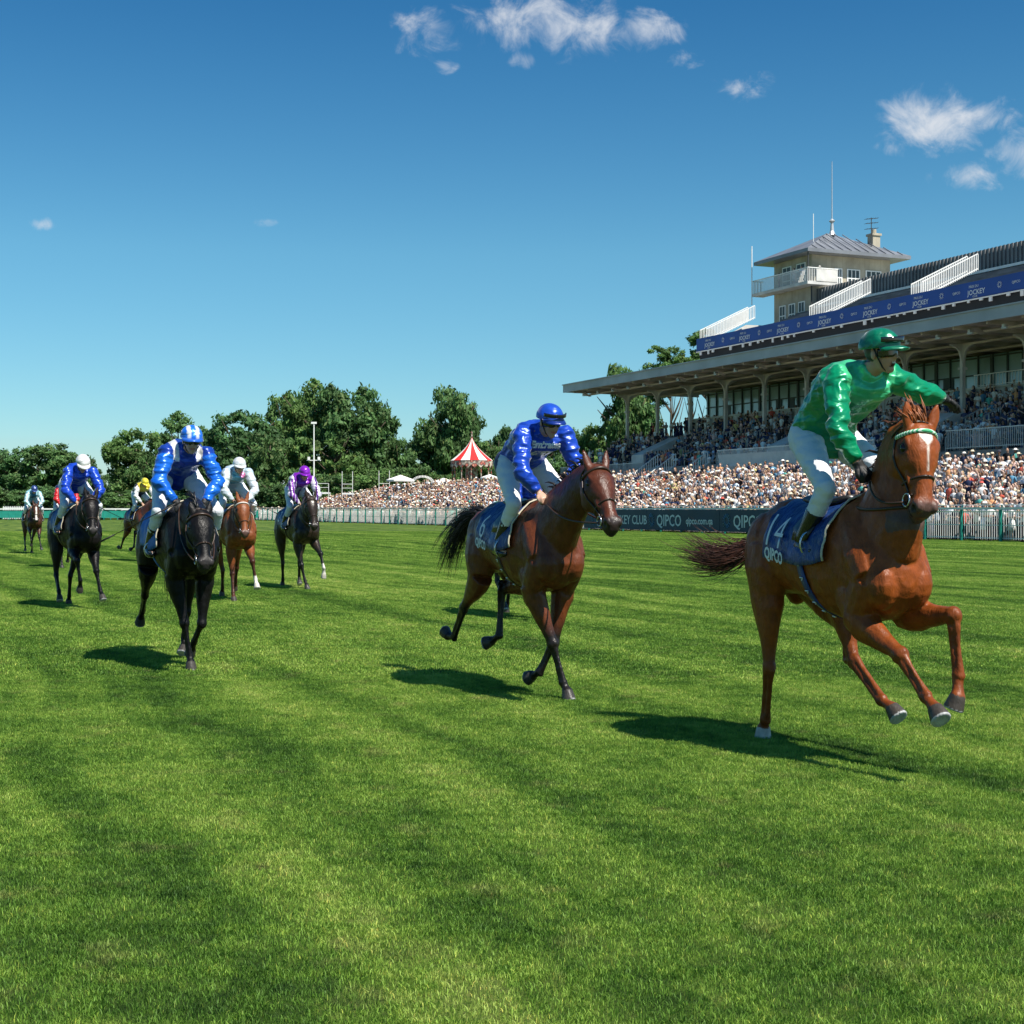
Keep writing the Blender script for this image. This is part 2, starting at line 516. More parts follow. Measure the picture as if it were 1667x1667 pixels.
# balcony front
b = TN()
b.box((T0, 68.72, 8.15), (T1 - 8, 69.0, 9.55))
b.box((T0, 68.6, 9.55), (T1 - 8, 69.1, 9.68))
for t in np.arange(T0, T1 - 8, 1.98):
    b.box((t, 68.66, 8.2), (t + .14, 68.715, 9.54))
b.build('balcony_front', M_conc.m, stand)
# gallery glazing: panes, mullions and transoms
b = TN(); b.box((T0, 72.0, 8.40), (T1 - 6, 72.06, 12.3)); b.build('gallery_glazing', M_glass.m, stand)
b = TN()
t = T0
while t < T1 - 6:
    w = .10 if (round((t - T0) / 1.485) % 4) else .26
    b.box((t, 71.86, 8.4), (t + w, 71.99, 12.3)); t += 1.485
for z in (8.4, 10.9, 12.1): b.box((T0, 71.90, z), (T1 - 6, 71.995, z + .10))
rr = random.Random(3)
for k in range(14):
    t = rr.uniform(T0, T1 - 10); w = rr.uniform(.5, 1.3)
    b.box((t, 71.93, 8.5), (t + w, 71.985, 10.9))
b.build('gallery_frame', M_frame.m, stand)
# canopy: roof sheet, underside, fascia, ribs
b = TN()
def _p(s, poly, t0, t1):
    n = len(poly)
    vs = [(t0, p[0], p[1]) for p in poly] + [(t1, p[0], p[1]) for p in poly]
    fs = [tuple(range(n)), tuple(range(2 * n - 1, n - 1, -1))] + [(i, i + n, (i + 1) % n + n, (i + 1) % n) for i in range(n)]
    return s.add(vs, fs)
b = TN(); _p(b, [(60.06, 13.0), (60.06, 13.16), (66.2, 13.45), (74.0, 13.45), (74.0, 12.6), (60.2, 12.62)], T0, T1); b.build('canopy_roof', M_under.m, stand)
b = TN()
b.box((T0, 59.88, 12.48), (T1 + .1, 60.04, 13.16)); b.box((T0, 59.76, 13.163), (T1 + .1, 60.5, 13.25)); b.box((T1 + .003, 60.045, 12.5), (T1 + .15, 74, 13.16))
b.build('fascia', M_fascia.m, stand)
b = TN()
for t in np.arange(T1 - 1.41, T0, -2.97):
    b.box((t, 60.3, 12.36), (t + .16, 73.9, 12.615))
for n in (62.2, 65.9, 69.6): b.box((T0, n, 12.22), (T1, n + .2, 12.355))
for t in np.arange(T1 - 2.9, T0, -5.94):
    b.add([(t - .3, 60.6, 12.3), (t + .3, 60.6, 12.3), (t + .3, 61.3, 11.95), (t - .3, 61.3, 11.95)], [(0, 1, 2, 3), (3, 2, 1, 0)])
b.build('canopy_beam', M_under.m, stand)
for t in np.arange(T1 - 2.0, T0, -2.97):
    b = TN()
    b.box((t, 61.0, 12.16), (t + .2, 61.2, 12.34)); b.box((t - .12, 61.05, 12.06), (t + .3, 61.2, 12.16))
    b.build('floodlight', M_steel.m, stand)
# columns with bracket heads
for k in range(13):
    t = 125.4 - 5.94 * k
    c = TN(); n = 66.0
    c.box((t - .13, n - .13, 6.2), (t + .13, n + .13, 12.3))
    c.box((t - .22, n - .22, 10.62), (t + .22, n + .22, 10.78))
    for s_ in (-1, 1):
        prof = [(0.13, 10.8), (.17, 11.4), (.32, 11.85), (.6, 12.1), (1.05, 12.22), (1.05, 12.3), (.13, 12.3)]
        for along in (True, False):
            vs = []
            for side in (-.07, .07):
                for (d, z) in prof:
                    vs.append((t + s_ * d, n + side, z) if along else (t + side, n + s_ * d, z))
            m_ = len(prof)
            fs = [tuple(range(m_)), tuple(range(2 * m_ - 1, m_ - 1, -1))] + [(i, i + m_, (i + 1) % m_ + m_, (i + 1) % m_) for i in range(m_)]
            c.add(vs, fs)
    c.build('column', M_conc.m, stand)
# roof terrace
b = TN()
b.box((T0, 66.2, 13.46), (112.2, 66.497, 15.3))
b.build('terrace_recess_shade', M_dark.m, stand)  # solid wall coloured near black for the shade between banner and canopy
b = TN()
NR = 12
for k in range(NR):
    n0 = 66.5 + k * .77
    b.box((T0, n0, 13.46), (110.5, n0 + .77, 15.3 + k * .32))
b.build('roof_terrace', M_seat.m, stand)
b = TN()
b.box((T0, 75.8, 15.0), (108.6, 76.0, 20.75))
for t in np.arange(T0, 108.6, .42): b.box((t, 75.68, 19.25), (t + .16, 75.797, 20.75))
b.build('parapet', M_rib.m, stand)
b = TN(); b.box((T0, 75.45, 19.0), (108.6, 75.66, 19.2)); b.build('parapet_rail', M_white.m, stand)
def stair_rail(t, n0, z0, n1, z1, h=1.15, name='stair_balustrade', mat=None, step=.15):
    s = TN()
    L = n1 - n0
    m_ = int(abs(L) / step)
    for i in range(m_ + 1):
        f = i / m_; n = n0 + L * f; z = z0 + (z1 - z0) * f
        s.box((t, n, z), (t + .05, n + .05, z + h))
    for hh in (.1, h):
        s.bar((t + .025, n0, z0 + hh), (t + .025, n1, z1 + hh), .07 / SC)
    return s
for tt in (112.0, 95.5, 83.3, 71.1, 59.0):
    for off in (0, 1.1):
        s = stair_rail(tt - off, 66.1, 15.9, 71.0, 18.2)
        s.build('stair_balustrade', M_white.m, stand)
b = TN()
_p2 = [(66.1, 15.3), (71, 17.8), (75, 17.9), (75, 15.3)]
_p(b, _p2, 112.25, 112.4); b.build('end_wall', M_conc.m, stand)

def text_mesh(body, size, name='lettering', ext=.004, bold=0):
    c = bpy.data.curves.new(name, 'FONT'); c.body = body; c.size = size; c.extrude = ext; c.offset = bold
    c.resolution_u = 2
    o = bpy.data.objects.new(name, c); link(o)
    dg = bpy.context.evaluated_depsgraph_get()
    me = bpy.data.meshes.new_from_object(o.evaluated_get(dg))
    bpy.data.objects.remove(o)
    return me
def track_text(body, size, t, n, z, mat, parent, bold=0, ext=.004):
    """text on a face that looks at the track; left edge at t (reads towards smaller t), baseline z"""
    me = text_mesh(body, size, 'lettering', ext, bold); me.materials.clear(); me.materials.append(mat)
    o = bpy.data.objects.new('lettering', me); link(o)
    o.matrix_world = Matrix.Translation(W(t, n, z)) @ Matrix((( -TD.x, 0, -ND.x, 0), (-TD.y, 0, -ND.y, 0), (0, 1, 0, 0), (0, 0, 0, 1)))
    if parent:
        o.parent = parent
        o.matrix_parent_inverse = parent.matrix_world.inverted()
    return o
# long blue banner on the roof terrace
bn_ = TN(); bn_.box((T0, 65.95, 15.22), (112.35, 66.05, 16.32))
ban = bn_.build('banner', M_banner.m, label='long royal blue banner with pale lettering along the roof terrace edge', cat='banner')
b = TN()
rr = random.Random(5)
t = T0
b.box((T0, 65.86, 15.10), (112.3, 65.93, 15.18))
while t < 112:
    w = rr.uniform(.12, .3); h = rr.uniform(.1, .34)
    b.box((t, 65.84, 15.1 - h), (t + w, 65.94, 15.1)); t += w + rr.choice((.5, .7, 1.0, 2.0)) * rr.uniform(.6, 1.3)
b.build('fringe', M_white.m, ban)
k = 0
t = 110.8
while t > T0 + 3:
    track_text('PRIX DU', .26, t, 65.93, 15.92, M_ink.m, ban)
    track_text('JOCKEY', .50, t + .12, 65.93, 15.46, M_ink.m, ban, .006)
    track_text('CLUB', .2, t - .35, 65.93, 15.28, M_ink.m, ban)
    o_ = TN()
    for q in range(10):
        a = q * math.pi / 5
        o_.bar((t - 2.9 + .12 * math.cos(a), 65.92, 15.78 + .12 * math.sin(a)), (t - 2.9 + .22 * math.cos(a), 65.92, 15.78 + .22 * math.sin(a)), .03, .02)
        a2 = (q + 1) * math.pi / 5
        o_.bar((t - 2.9 + .12 * math.cos(a), 65.922, 15.78 + .12 * math.sin(a)), (t - 2.9 + .12 * math.cos(a2), 65.922, 15.78 + .12 * math.sin(a2)), .02, .015)
    o_.build('emblem', M_ink.m, ban)
    track_text('QIPCO', .26, t - 4.0, 65.93, 15.68, M_ink.m, ban)
    t -= 5.6

# low white barrier in front of the seating tier and the railings at its stairs
def picket_rail(t0, t1, n, z, h, parent, name='railing', step=.16, mat=None, w=.035):
    s = TN()
    for t in np.arange(t0, t1, step): s.box((t, n, z), (t + w, n + w, z + h))
    s.box((t0, n - .01, z + h), (t1, n + .05, z + h + .06)); s.box((t0, n - .01, z + .06), (t1, n + .05, z + .1))
    return s.build(name, (mat or M_white).m, parent)
b = TN(); _p(b, [(59.2, 4.55), (59.0, 5.55), (59.06, 5.55), (59.74, 4.2), (59.4, 4.2)], 78.0, 97.3); b.build('front_barrier', M_white.m, stand)
picket_rail(78.0, 97.3, 58.93, 4.6, 1.25, stand)
picket_rail(110, 126.2, 59.3, 4.0, 1.3, stand, mat=M_steel)
picket_rail(56, 71.5, 59.3, 5.0, 1.1, stand, mat=M_steel)
for (tt) in (104.5, 107.5, 99.5, 74.4, 72.6):
    stair_rail(tt, 55.6, 2.3, 59.4, 4.9, 1.0, step=.2).build('stair_railing', M_white.m, stand)
    stair_rail(tt, 60.2, 4.8, 64.5, 6.8, 1.0, step=.3).build('stair_railing', M_steel.m, stand)
for tt in (112.0, 90.5, 76.0):
    b = TN(); _p(b, [(60.5, 4.9), (60.5, 6.1), (64.2, 7.7), (64.5, 6.2)], tt, tt + 2.2); b.build('stairwell_cover', M_conc.m, stand)
picket_rail(T0, 80, 68.75, 9.7, .8, stand, mat=M_white, step=.3)

# ---------------------------------------------------------------- tower
tower = empty('judges_tower', (0, 0, 0), 0, 'square stone tower with a hipped zinc roof, mast and wraparound balcony behind the roof terrace', 'tower')
b = TN(); b.box((108.3, 75.2, 13.4), (114.2, 83.6, 23.9)); b.build('wall', M_stone.m, tower)
b = TN()
e0, e1, m0, m1, ez = 107.0, 115.6, 73.9, 84.9, 24.05
b.box((e0, m0, ez - .30), (e1, m1, ez))
b.add([(e0, m0, ez + .003), (e1, m0, ez + .003), (e1, m1, ez + .003), (e0, m1, ez + .003), (111.0, 78.7, 26.3), (111.6, 80.2, 26.3)],
      [(0, 1, 4), (1, 2, 5, 4), (2, 3, 5), (3, 0, 4, 5), (3, 2, 1, 0)])
for i in range(1, 12):
    f = i / 12
    n = m0 + (m1 - m0) * f
    top = (111.0, 78.7 + 1.5 * max(0, min(1, (n - 78.7) / 1.5)), 26.33)
    edge = (e0, n, ez + .03)
    if n < 78.7: g_ = (n - m0) / (78.7 - m0); top = (e0 + (111.0 - e0) * g_, m0 + (78.7 - m0) * g_, ez + 2.28 * g_); top = (top[0], n, top[2])
    elif n > 80.2: g_ = (m1 - n) / (m1 - 80.2); top = (e0 + 4.0 * g_, n, ez + 2.28 * g_)
    b.bar(edge, top, .07, .07)
rf = b.build('roof', M_roof.m, tower)
b = TN()
b.tube([(111.2, 79.4, 26.2), (111.2, 79.4, 26.6), (111.2, 79.4, 27.3)], [.35, .18, .12], 8)
b.tube([(111.2, 79.4, 27.3), (111.2, 79.4, 27.5), (111.2, 79.4, 27.7)], [.1, .28, .08], 8)
b.tube([(111.2, 79.4, 27.6), (111.2, 79.4, 32.9)], [.055, .03], 6)
b.build('mast', M_steel.m, rf)
b = TN(); b.box((109.2, 82.4, 24.1), (110.0, 83.2, 26.1)); b.box((109.1, 82.3, 26.1), (110.1, 83.3, 26.3)); b.tube([(109.6, 82.8, 26.3), (109.6, 82.8, 26.7)], .22, 8)
b.build('chimney', M_stone.m, rf)
b = TN()
b.tube([(108.9, 82.0, 24.3), (108.9, 82.0, 27.6)], .04, 6)
for i, z in enumerate((27.4, 27.0, 26.5)):
    b.bar((108.9, 81.4, z), (108.9, 82.7, z + .2), .04)
    for q in range(5): b.bar((108.6, 81.45 + q * .28, z + .03 + q * .04), (109.2, 81.45 + q * .28, z + .03 + q * .04), .025)
b.build('aerial', M_iron.m, rf)
b = TN(); b.tube([(115.9, 73.9, 20.2), (115.9, 73.9, 25.6)], .05, 6); b.build('pole', M_white.m, tower)
b = TN(); b.tube([(109.5, 76.2, 24.9), (109.5, 76.2, 27.6)], .035, 6); b.build('pole', M_white.m, tower)
b = TN()
b.box((107.2, 74.0, 20.95), (116.0, 75.17, 21.22)); b.box((107.2, 75.18, 20.95), (108.27, 77.2, 21.22))
b.build('balcony', M_conc.m, tower)
bal = b
s = TN()
for t in np.arange(107.2, 116.0, .17): s.box((t, 74.02, 21.2), (t + .04, 74.06, 22.35))
for n in np.arange(74.02, 77.2, .17): s.box((107.22, n, 21.2), (107.26, n + .04, 22.35))
for n in np.arange(74.02, 75.2, .17): s.box((115.93, n, 21.2), (115.97, n + .04, 22.35))
s.box((107.18, 74.0, 22.35), (116.0, 74.08, 22.42)); s.box((107.18, 74.081, 22.35), (107.26, 77.2, 22.42)); s.box((115.92, 74.081, 22.35), (116, 75.2, 22.42))
s.build('balcony_railing', M_white.m, tower)
b = TN(); b.tube([(107.25, 74.1, 24.0), (107.25, 74.1, 21.2)], .06, 6); b.build('downpipe', M_iron.m, tower)
b = TN(); b.tube([(108.2, 75.1, 21.0), (108.2, 75.1, 13.5)], .07, 6); b.build('downpipe', M_iron.m, tower)
b = TN(); b.box((107.15, 74.9, 21.25), (107.21, 77.1, 22.3)); b.build('balcony_screen', M_conc.m, tower)
def tower_window(t0, t1, n0, n1, z0, z1, side):
    fr = TN(); gl = TN()
    if side:   # faces towards smaller t
        fr.box((t0 - .06, n0, z0), (t0 - .003, n1, z1)); gl0 = []
        wv = (n1 - n0 - .16) / 3
        for i in range(3):
            for j in range(3):
                gl.box((t0 - .075, n0 + .08 + i * wv + .05, z0 + .1 + j * (z1 - z0 - .1) / 3), (t0 - .063, n0 + .08 + (i + 1) * wv - .05, z0 + (j + 1) * (z1 - z0 - .1) / 3))
    else:
        fr.box((t0, n0 - .06, z0), (t1, n0 - .003, z1))
        wv = (t1 - t0 - .16) / 2
        for i in range(2):
            for j in range(3):
                gl.box((t0 + .08 + i * wv + .05, n0 - .075, z0 + .1 + j * (z1 - z0 - .1) / 3), (t0 + .08 + (i + 1) * wv - .05, n0 - .063, z0 + (j + 1) * (z1 - z0 - .1) / 3))
    f = fr.build('window', M_white.m, tower); gl.build('pane', M_frame.m, f)
for (n0, n1) in ((77.6, 78.4), (78.9, 80.3), (80.9, 82.6)): tower_window(108.3, 0, n0, n1, 20.3, 22.7, True)
for t0 in (109.3, 110.8, 112.3): tower_window(t0, t0 + 1.0, 75.2, 0, 17.0, 19.8, False)
for t0 in (109.2, 111.4): tower_window(t0, t0 + 1.4, 75.2, 0, 21.25, 23.2, False)
b = TN(); b.box((108.2, 77.2, 19.0), (108.27, 83.5, 20.2)); b.build('white_band', M_white.m, tower)
# ---------------------------------------------------------------- rail, barrier panels, banners
def fence_panel_mesh():
    L = 2.5
    r = TN()
    return L
FN = 44.4
PL = 2.5
def make_panel(t):
    """one 2.5 unit barrier panel: rail, post, pickets; origin at its post foot"""
    root = empty('barrier_panel', (0, 0, 0))
    def loc(b): return b
    m = MB(); 
    # local x = along TD, y = along ND
    m.bar((-.002, 0, 1.54), (PL * SC + .002, 0, 1.54), .12, .10); m.bar((0, .10, 1.70), (PL * SC, .10, 1.70), .05, .04)
    m.build('rail', M_white.m, root)
    m = MB(); m.box((-.05, -.03, 0), (.05, .08, 1.48)); m.bar((0, .05, 1.4), (0, .10, 1.7), .05); m.build('post', M_teal.m, root)
    m = MB()
    k = int(PL * SC / .155)
    for i in range(k):
        x = (i + .5) * PL * SC / k
        m.box((x - .013, .13, .10), (x + .013, .15, 1.46))
    m.box((0, .122, .14), (PL * SC, .128, .18)); m.box((0, .122, .74), (PL * SC, .128, .78)); m.box((0, .122, 1.36), (PL * SC, .128, 1.41))
    m.build('pickets', M_white.m, root)
    return root
FROT = Matrix(((TD.x, ND.x, 0, 0), (TD.y, ND.y, 0, 0), (0, 0, 1, 0), (0, 0, 0, 1)))
def ordinal(n):
    one = ['', 'first', 'second', 'third', 'fourth', 'fifth', 'sixth', 'seventh', 'eighth', 'ninth', 'tenth', 'eleventh', 'twelfth', 'thirteenth', 'fourteenth', 'fifteenth', 'sixteenth', 'seventeenth', 'eighteenth', 'nineteenth']
    if n < 20: return one[n]
    t, u = divmod(n, 10)
    card = ['', '', 'twenty', 'thirty', 'forty', 'fifty', 'sixty']; ordt = ['', '', 'twentieth', 'thirtieth', 'fortieth', 'fiftieth', 'sixtieth']
    return ordt[t] if u == 0 else card[t] + '-' + one[u]
proto = make_panel(0)
cnt = 0
t = 47.5
while t < 190:
    if cnt == 0: o = proto
    else:
        o = proto.copy(); link(o)
        for ch in list(proto.children):
            c = ch.copy(); link(c); c.parent = o
    # past t=170 the rail bends towards the left
    o.rotation_euler = (0, 0, math.atan2(TD.y, TD.x))
    o.scale = (1, -1, 1)
    o.location = W(t, FN, 0)
    px_ = 833 + 2400 * W(t, FN, 0).x / W(t, FN, 0).y
    tag(o, 'white picket barrier panel with teal post, %s from the right edge' % ordinal(cnt + 1), 'barrier', 'white barrier panels along the track rail')
    cnt += 1; t += PL
END = W(190, FN, 0)

# navy sponsor banners in front of the pickets
def banner(t0, t1, items, lab):
    m = TN(); m.box((t1, FN - .10, .12), (t0, FN - .075, 1.38))
    o = m.build('banner', M_navy.m, label=lab, cat='banner', group='navy banners tied along the rail')
    for (kind, t, z, size) in items:
        if kind == '*':
            s = TN()
            for q in range(14):
                a = q * 2 * math.pi / 14
                s.bar((t + .22 * math.cos(a), FN - .115, z + .22 * math.sin(a)), (t + .42 * math.cos(a), FN - .115, z + .42 * math.sin(a)), .06, .012)
                a2 = (q + 1) * 2 * math.pi / 14
                s.bar((t + .22 * math.cos(a), FN - .113, z + .22 * math.sin(a)), (t + .22 * math.cos(a2), FN - .113, z + .22 * math.sin(a2)), .03, .008)
            s.build('emblem', M_emb.m, o)
        else:
            track_text(kind, size, t, FN - .112, z, M_let.m, o, .012)
    return o
M_emb = Mat('emblem_blue', (.16, .30, .42), .6, .3)
M_let = Mat('letters_white', (.62, .66, .68), .6, .3)
def t_at(px, n=FN):
    r = (px - 833) / 2400.0
    return n * (.918 - .395 * r) / (.395 + .918 * r)
banner(90.5, 81.62, [('*', 89.0, .74, 0), ('JOCKEY CLUB', 86.6, .46, .86)], 'navy banner reading JOCKEY CLUB just beyond the head of the bay horse')
banner(81.58, 72.9, [('*', 80.95, .74, 0), ('QIPCO', 80.3, .38, 1.06), ('qipco.com.qa', 76.7, .52, .62)], 'navy banner reading QIPCO and qipco.com.qa in the middle of the rail')
banner(72.86, 65.4, [('*', 72.1, .74, 0), ('QIPCO', 71.4, .38, 1.06), ('qipco.com.qa', 67.9, .52, .62)], 'navy banner reading QIPCO partly hidden by the chestnut horse')

# far teal barrier beyond the bend of the track
b = MB()
far = empty('far_barrier', (0, 0, 0), 0, 'long low teal slatted barrier with a white top rail at the far left', 'barrier')
YF = 196.0
b = MB(); b.box((-120, YF, .35), (END.x + 3, YF + .04, 1.35))
b.build('slats', M_teal.m, far)
b = MB()
for x in np.arange(-120, END.x + 3, .9): b.box((x, YF - .03, .1), (x + .09, YF - .004, 1.4))
b.build('pickets', M_teal.m, far)
b = MB(); b.box((-120, YF - .1, 1.45), (END.x + 3, YF + .06, 1.62)); b.build('rail', M_white.m, far)
# ---------------------------------------------------------------- spectators
RS = np.random.RandomState(11)
SKIN = [(.56, .36, .28), (.62, .43, .35), (.46, .28, .20), (.25, .14, .09), (.60, .40, .32)]
HAIR = [(.03, .02, .015), (.07, .04, .025), (.16, .09, .05), (.015, .012, .01), (.42, .30, .16)]
TOPS = [((.78, .78, .76), 'white'), ((.78, .76, .70), 'cream'), ((.62, .70, .80), 'pale blue'), ((.02, .03, .08), 'navy'), ((.015, .015, .017), 'black'),
        ((.72, .48, .42), 'pink'), ((.62, .12, .08), 'red'), ((.62, .52, .36), 'beige'), ((.12, .30, .45), 'blue'), ((.10, .42, .36), 'turquoise'),
        ((.70, .34, .16), 'orange'), ((.70, .62, .25), 'yellow'), ((.25, .25, .27), 'grey'), ((.30, .16, .12), 'brown')]
TW = np.array([40, 8, 11, 15, 15, 7, 5, 2, 7, 3, 2, 2, 5, 2.]); TW /= TW.sum()
def person_proto(kind, lo=False):
    """spectator 1.72 m tall facing -y; colour code per vertex: 0 skin 1 hair 2 top 3 legs 4 hat 5 shoes/dark"""
    m = MB()
    n = 6 if lo else 10
    def C(k): m.col = (k, 0, 0)
    X, Y, Z = Vector((1, 0, 0)), Vector((0, 1, 0)), Vector((0, 0, 1))
    fem = kind % 2 == 1
    C(3)
    if fem and kind % 4 == 1:
        m.col = (2, 0, 0)
        m.loft([((0, 0, .50), X, Y, .23, .20), ((0, 0, .80), X, Y, .20, .16), ((0, 0, 1.0), X, Y, .16, .12)], n)
        C(0)
        for s in (-1, 1): m.tube([(s * .09, 0, .0), (s * .09, 0, .3), (s * .09, 0, .6)], [.04, .055, .07], 5 if lo else 6)
    else:
        for s in (-1, 1): m.tube([(s * .1, .02, 0), (s * .1, 0, .45), (s * .09, 0, .92)], [.05, .06, .09], 5 if lo else 7)
        if not lo:
            C(5)
            for s in (-1, 1): m.ell((s * .1, -.05, .03), (.05, .13, .04), n=6, m=4)
    C(2)
    sh = .19 if fem else .215
    m.loft([((0, 0, .86), X, Y, .17, .12), ((0, 0, 1.05), X, Y, .145, .105), ((0, -.01, 1.28), X, Y, .18, .12), ((0, 0, 1.42), X, Y, sh, .095), ((0, 0, 1.47), X, Y, .09, .06)], n)
    C(0)
    m.tube([(0, 0, 1.45), (0, -.01, 1.56)], .052, 5 if lo else 7)
    m.ell((0, -.02, 1.62), (.078, .098, .118), n=6 if lo else 9, m=5 if lo else 6)
    if not lo: m.ell((0, -.118, 1.605), (.016, .022, .026), n=5, m=4)
    C(1)
    m.ell((0, .015, 1.655), (.088, .100, .105), n=6 if lo else 9, m=5)
    if fem: m.ell((0, .06, 1.52), (.10, .06, .15), n=6, m=5)
    # arms
    def arm(s, el, ha):
        C(2)
        a = Vector((s * sh, 0, 1.40))
        mid = a.lerp(Vector(el), .7 if kind % 3 else 1.0)
        m.tube([a, mid], [.058, .045], 5)
        C(0); m.tube([mid, el, ha], [.042, .037, .028], 5)
        m.ell(ha, (.04, .04, .05), n=5, m=4)
    pose = kind % 5
    if pose == 0: arm(-1, (-.27, .02, 1.13), (-.24, -.10, .90)); arm(1, (.27, .02, 1.13), (.24, -.08, .90))
    elif pose == 1: arm(-1, (-.26, -.08, 1.16), (-.10, -.30, 1.32)); arm(1, (.26, -.08, 1.16), (.10, -.30, 1.32))
    elif pose == 2: arm(-1, (-.34, -.12, 1.30), (-.09, -.26, 1.60)); arm(1, (.26, .02, 1.13), (.16, -.20, 1.02))
    elif pose == 3: arm(-1, (-.27, -.04, 1.14), (.02, -.20, 1.12)); arm(1, (.27, -.04, 1.14), (-.02, -.22, 1.16))
    else: arm(-1, (-.31, -.10, 1.42), (-.12, -.20, 1.62)); arm(1, (.27, .02, 1.13), (.22, -.12, .95))
    if kind % 5 == 2 and not lo:
        C(5); m.box((-.13, -.31, 1.57), (-.05, -.29, 1.68))
    hat = kind in (2, 5, 9, 7, 12)
    if hat:
        C(4)
        rb = .19 if kind in (5, 7) else .14
        m.loft([((0, 0, 1.675), X, Y, rb, rb), ((0, 0, 1.69), X, Y, rb * .98, rb * .98), ((0, 0, 1.70), X, Y, .098, .105), ((0, 0, 1.77), X, Y, .088, .095), ((0, 0, 1.785), X, Y, .04, .04)], 8 if lo else 12)
    elif kind in (3, 6) and not lo:
        C(5); m.box((-.07, -.127, 1.61), (.07, -.105, 1.645))
    return m
def pcol(code, p):
    return p[int(code)]
M_crowd = Mat('spectator_clothes', rough=.8, spec=.2)
M_crowd.vcol()
def palette(rs, dim=1.0):
    sk = SKIN[rs.randint(5)]; ha = HAIR[rs.randint(5)]
    ti = rs.choice(len(TOPS), p=TW)
    lg = [(.02, .03, .07), (.45, .38, .28), (.03, .03, .03), (.06, .09, .16), (.60, .58, .54), (.25, .05, .05), (.05, .05, .08)][rs.randint(7)]
    hc = [(.66, .58, .42), (.80, .78, .74), (.72, .67, .56), (.04, .04, .06), (.55, .1, .08)][rs.choice(5, p=[.4, .25, .2, .1, .05])]
    return [sk, ha, TOPS[ti][0], lg, hc, (.02, .02, .02)], ti
NK = 14
KSEL = [0, 0, 1, 1, 3, 3, 6, 6, 8, 8, 10, 11, 13, 0, 1, 6, 8, 13, 3, 2, 5, 9, 7, 12, 4, 11, 10]
LO = [person_proto(k, True) for k in range(NK)]
LOA = [(np.array(m.v), m.f, np.array([c[0] for c in m.c], int)) for m in LO]
# where people stand: (t, n, z)
spots = []
rs = np.random.RandomState(4)
for k in range(16):
    n = 45.25 if k == 0 else 46.0 + (k - .55) * .78
    t = 40.0
    if k == 0: rows_n = [45.0, 45.6]
    else: rows_n = [n]
    for nn in rows_n:
        t = 40 + rs.rand() * .5
        tmax = 232 if nn < 46 else 176 - max(0, k - 8) * 1.5
        while t < tmax:
            gapn = noise.noise(Vector((t * .35, nn * .8, 7.7)))
            if rs.rand() < (.96 if k < 13 else .85) and gapn > -.42:
                spots.append((t + rs.randn() * .05, nn + rs.uniform(-.2, .2), apron_z(nn + .15) if nn > 46 else 0.0, 0))
            t += rs.uniform(.36, .58) if nn < 56 else rs.uniform(.4, .75)
# people on the seating tier: patchy
for k in range(NT_):
    n = 60.0 + (k + .4) * .82
    t = T0
    while t < T1 - 1:
        v = noise.noise(Vector((t * .16, n * .35, 3.1)))
        lim = -.22 if t < 97 else -.08
        gap = any(abs(t - (a + 1)) < 1.5 for a in (112.0, 90.5, 76.0)) and n < 64.5
        if v > lim - .12 and not gap and rs.rand() < .85:
            spots.append((t, n + rs.uniform(-.1, .1), tier_z(n), 1))
        t += rs.uniform(.42, .66)
for (a, c) in ((T0, 78), (80, 88), (92, 108), (112, 118)):
    t = a
    while t < c:
        if rs.rand() < .75: spots.append((t, 69.6 + rs.uniform(0, 1.2), 8.38, 2))
        t += rs.uniform(.4, .8)
for t, n in ((109.0, 74.6), (110.3, 74.7), (112.5, 74.6), (107.7, 75.6)): spots.append((t, n, 21.22, 3))
FACE = math.atan2(-ND.y, -ND.x) + math.pi / 2      # body -y looks at the track
ind = []
for i, (t, n, z, zone) in enumerate(spots):
    w = W(t, n, z)
    px = 833 + 2400 * w.x / w.y
    d = w.y
    ok = zone == 0 and -20 < px < 1690 and not (1180 < px < 1500) and not (700 < px < 1005)
    ind.append((d if ok else 9e9, i))
near = {}
order_ = sorted(ind)[:290]
for r_, (d, i) in enumerate(order_): near[i] = r_
# --- the crowd beyond: one object
VV = []; CC = []; LV = []; LS = []; off = 0; nl = 0
PALS = []
for i, (t, n, z, zone) in enumerate(spots):
    kind = KSEL[rs.randint(len(KSEL))]
    pal, ti = palette(rs)
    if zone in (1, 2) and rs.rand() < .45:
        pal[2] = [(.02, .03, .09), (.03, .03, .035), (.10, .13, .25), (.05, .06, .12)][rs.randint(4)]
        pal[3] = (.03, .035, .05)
    if n < 47.5 and rs.rand() < .88: pal[3] = [(.02, .02, .03), (.03, .03, .05), (.10, .02, .02), (.02, .02, .02)][rs.randint(4)]; kind = kind if kind % 4 != 1 else 3
    sc_ = rs.uniform(.86, 1.08); rot = FACE + (rs.randn() * .28 + .25)
    if i in near: PALS.append((i, kind, pal, ti, sc_, rot)); continue
    v, f, c = LOA[kind]
    v = v * sc_
    if zone == 1 and rs.rand() < .5: v = v - np.array([0, 0, .42])
    ca, sa = math.cos(rot), math.sin(rot)
    w = W(t, n, z)
    x = v[:, 0] * ca - v[:, 1] * sa + w.x; y = v[:, 0] * sa + v[:, 1] * ca + w.y
    VV.append(np.stack([x, y, v[:, 2] + w.z], 1))
    pa = np.array(pal)[c]; CC.append(pa)
    for q in f:
        LS.append(nl); LV.extend([off + a for a in q]); nl += len(q)
    off += len(v)
me = bpy.data.meshes.new('crowd')
me.vertices.add(off); me.vertices.foreach_set('co', np.concatenate(VV).ravel())
me.loops.add(nl); me.loops.foreach_set('vertex_index', LV)
me.polygons.add(len(LS)); me.polygons.foreach_set('loop_start', LS)
me.polygons.foreach_set('use_smooth', [True] * len(LS))
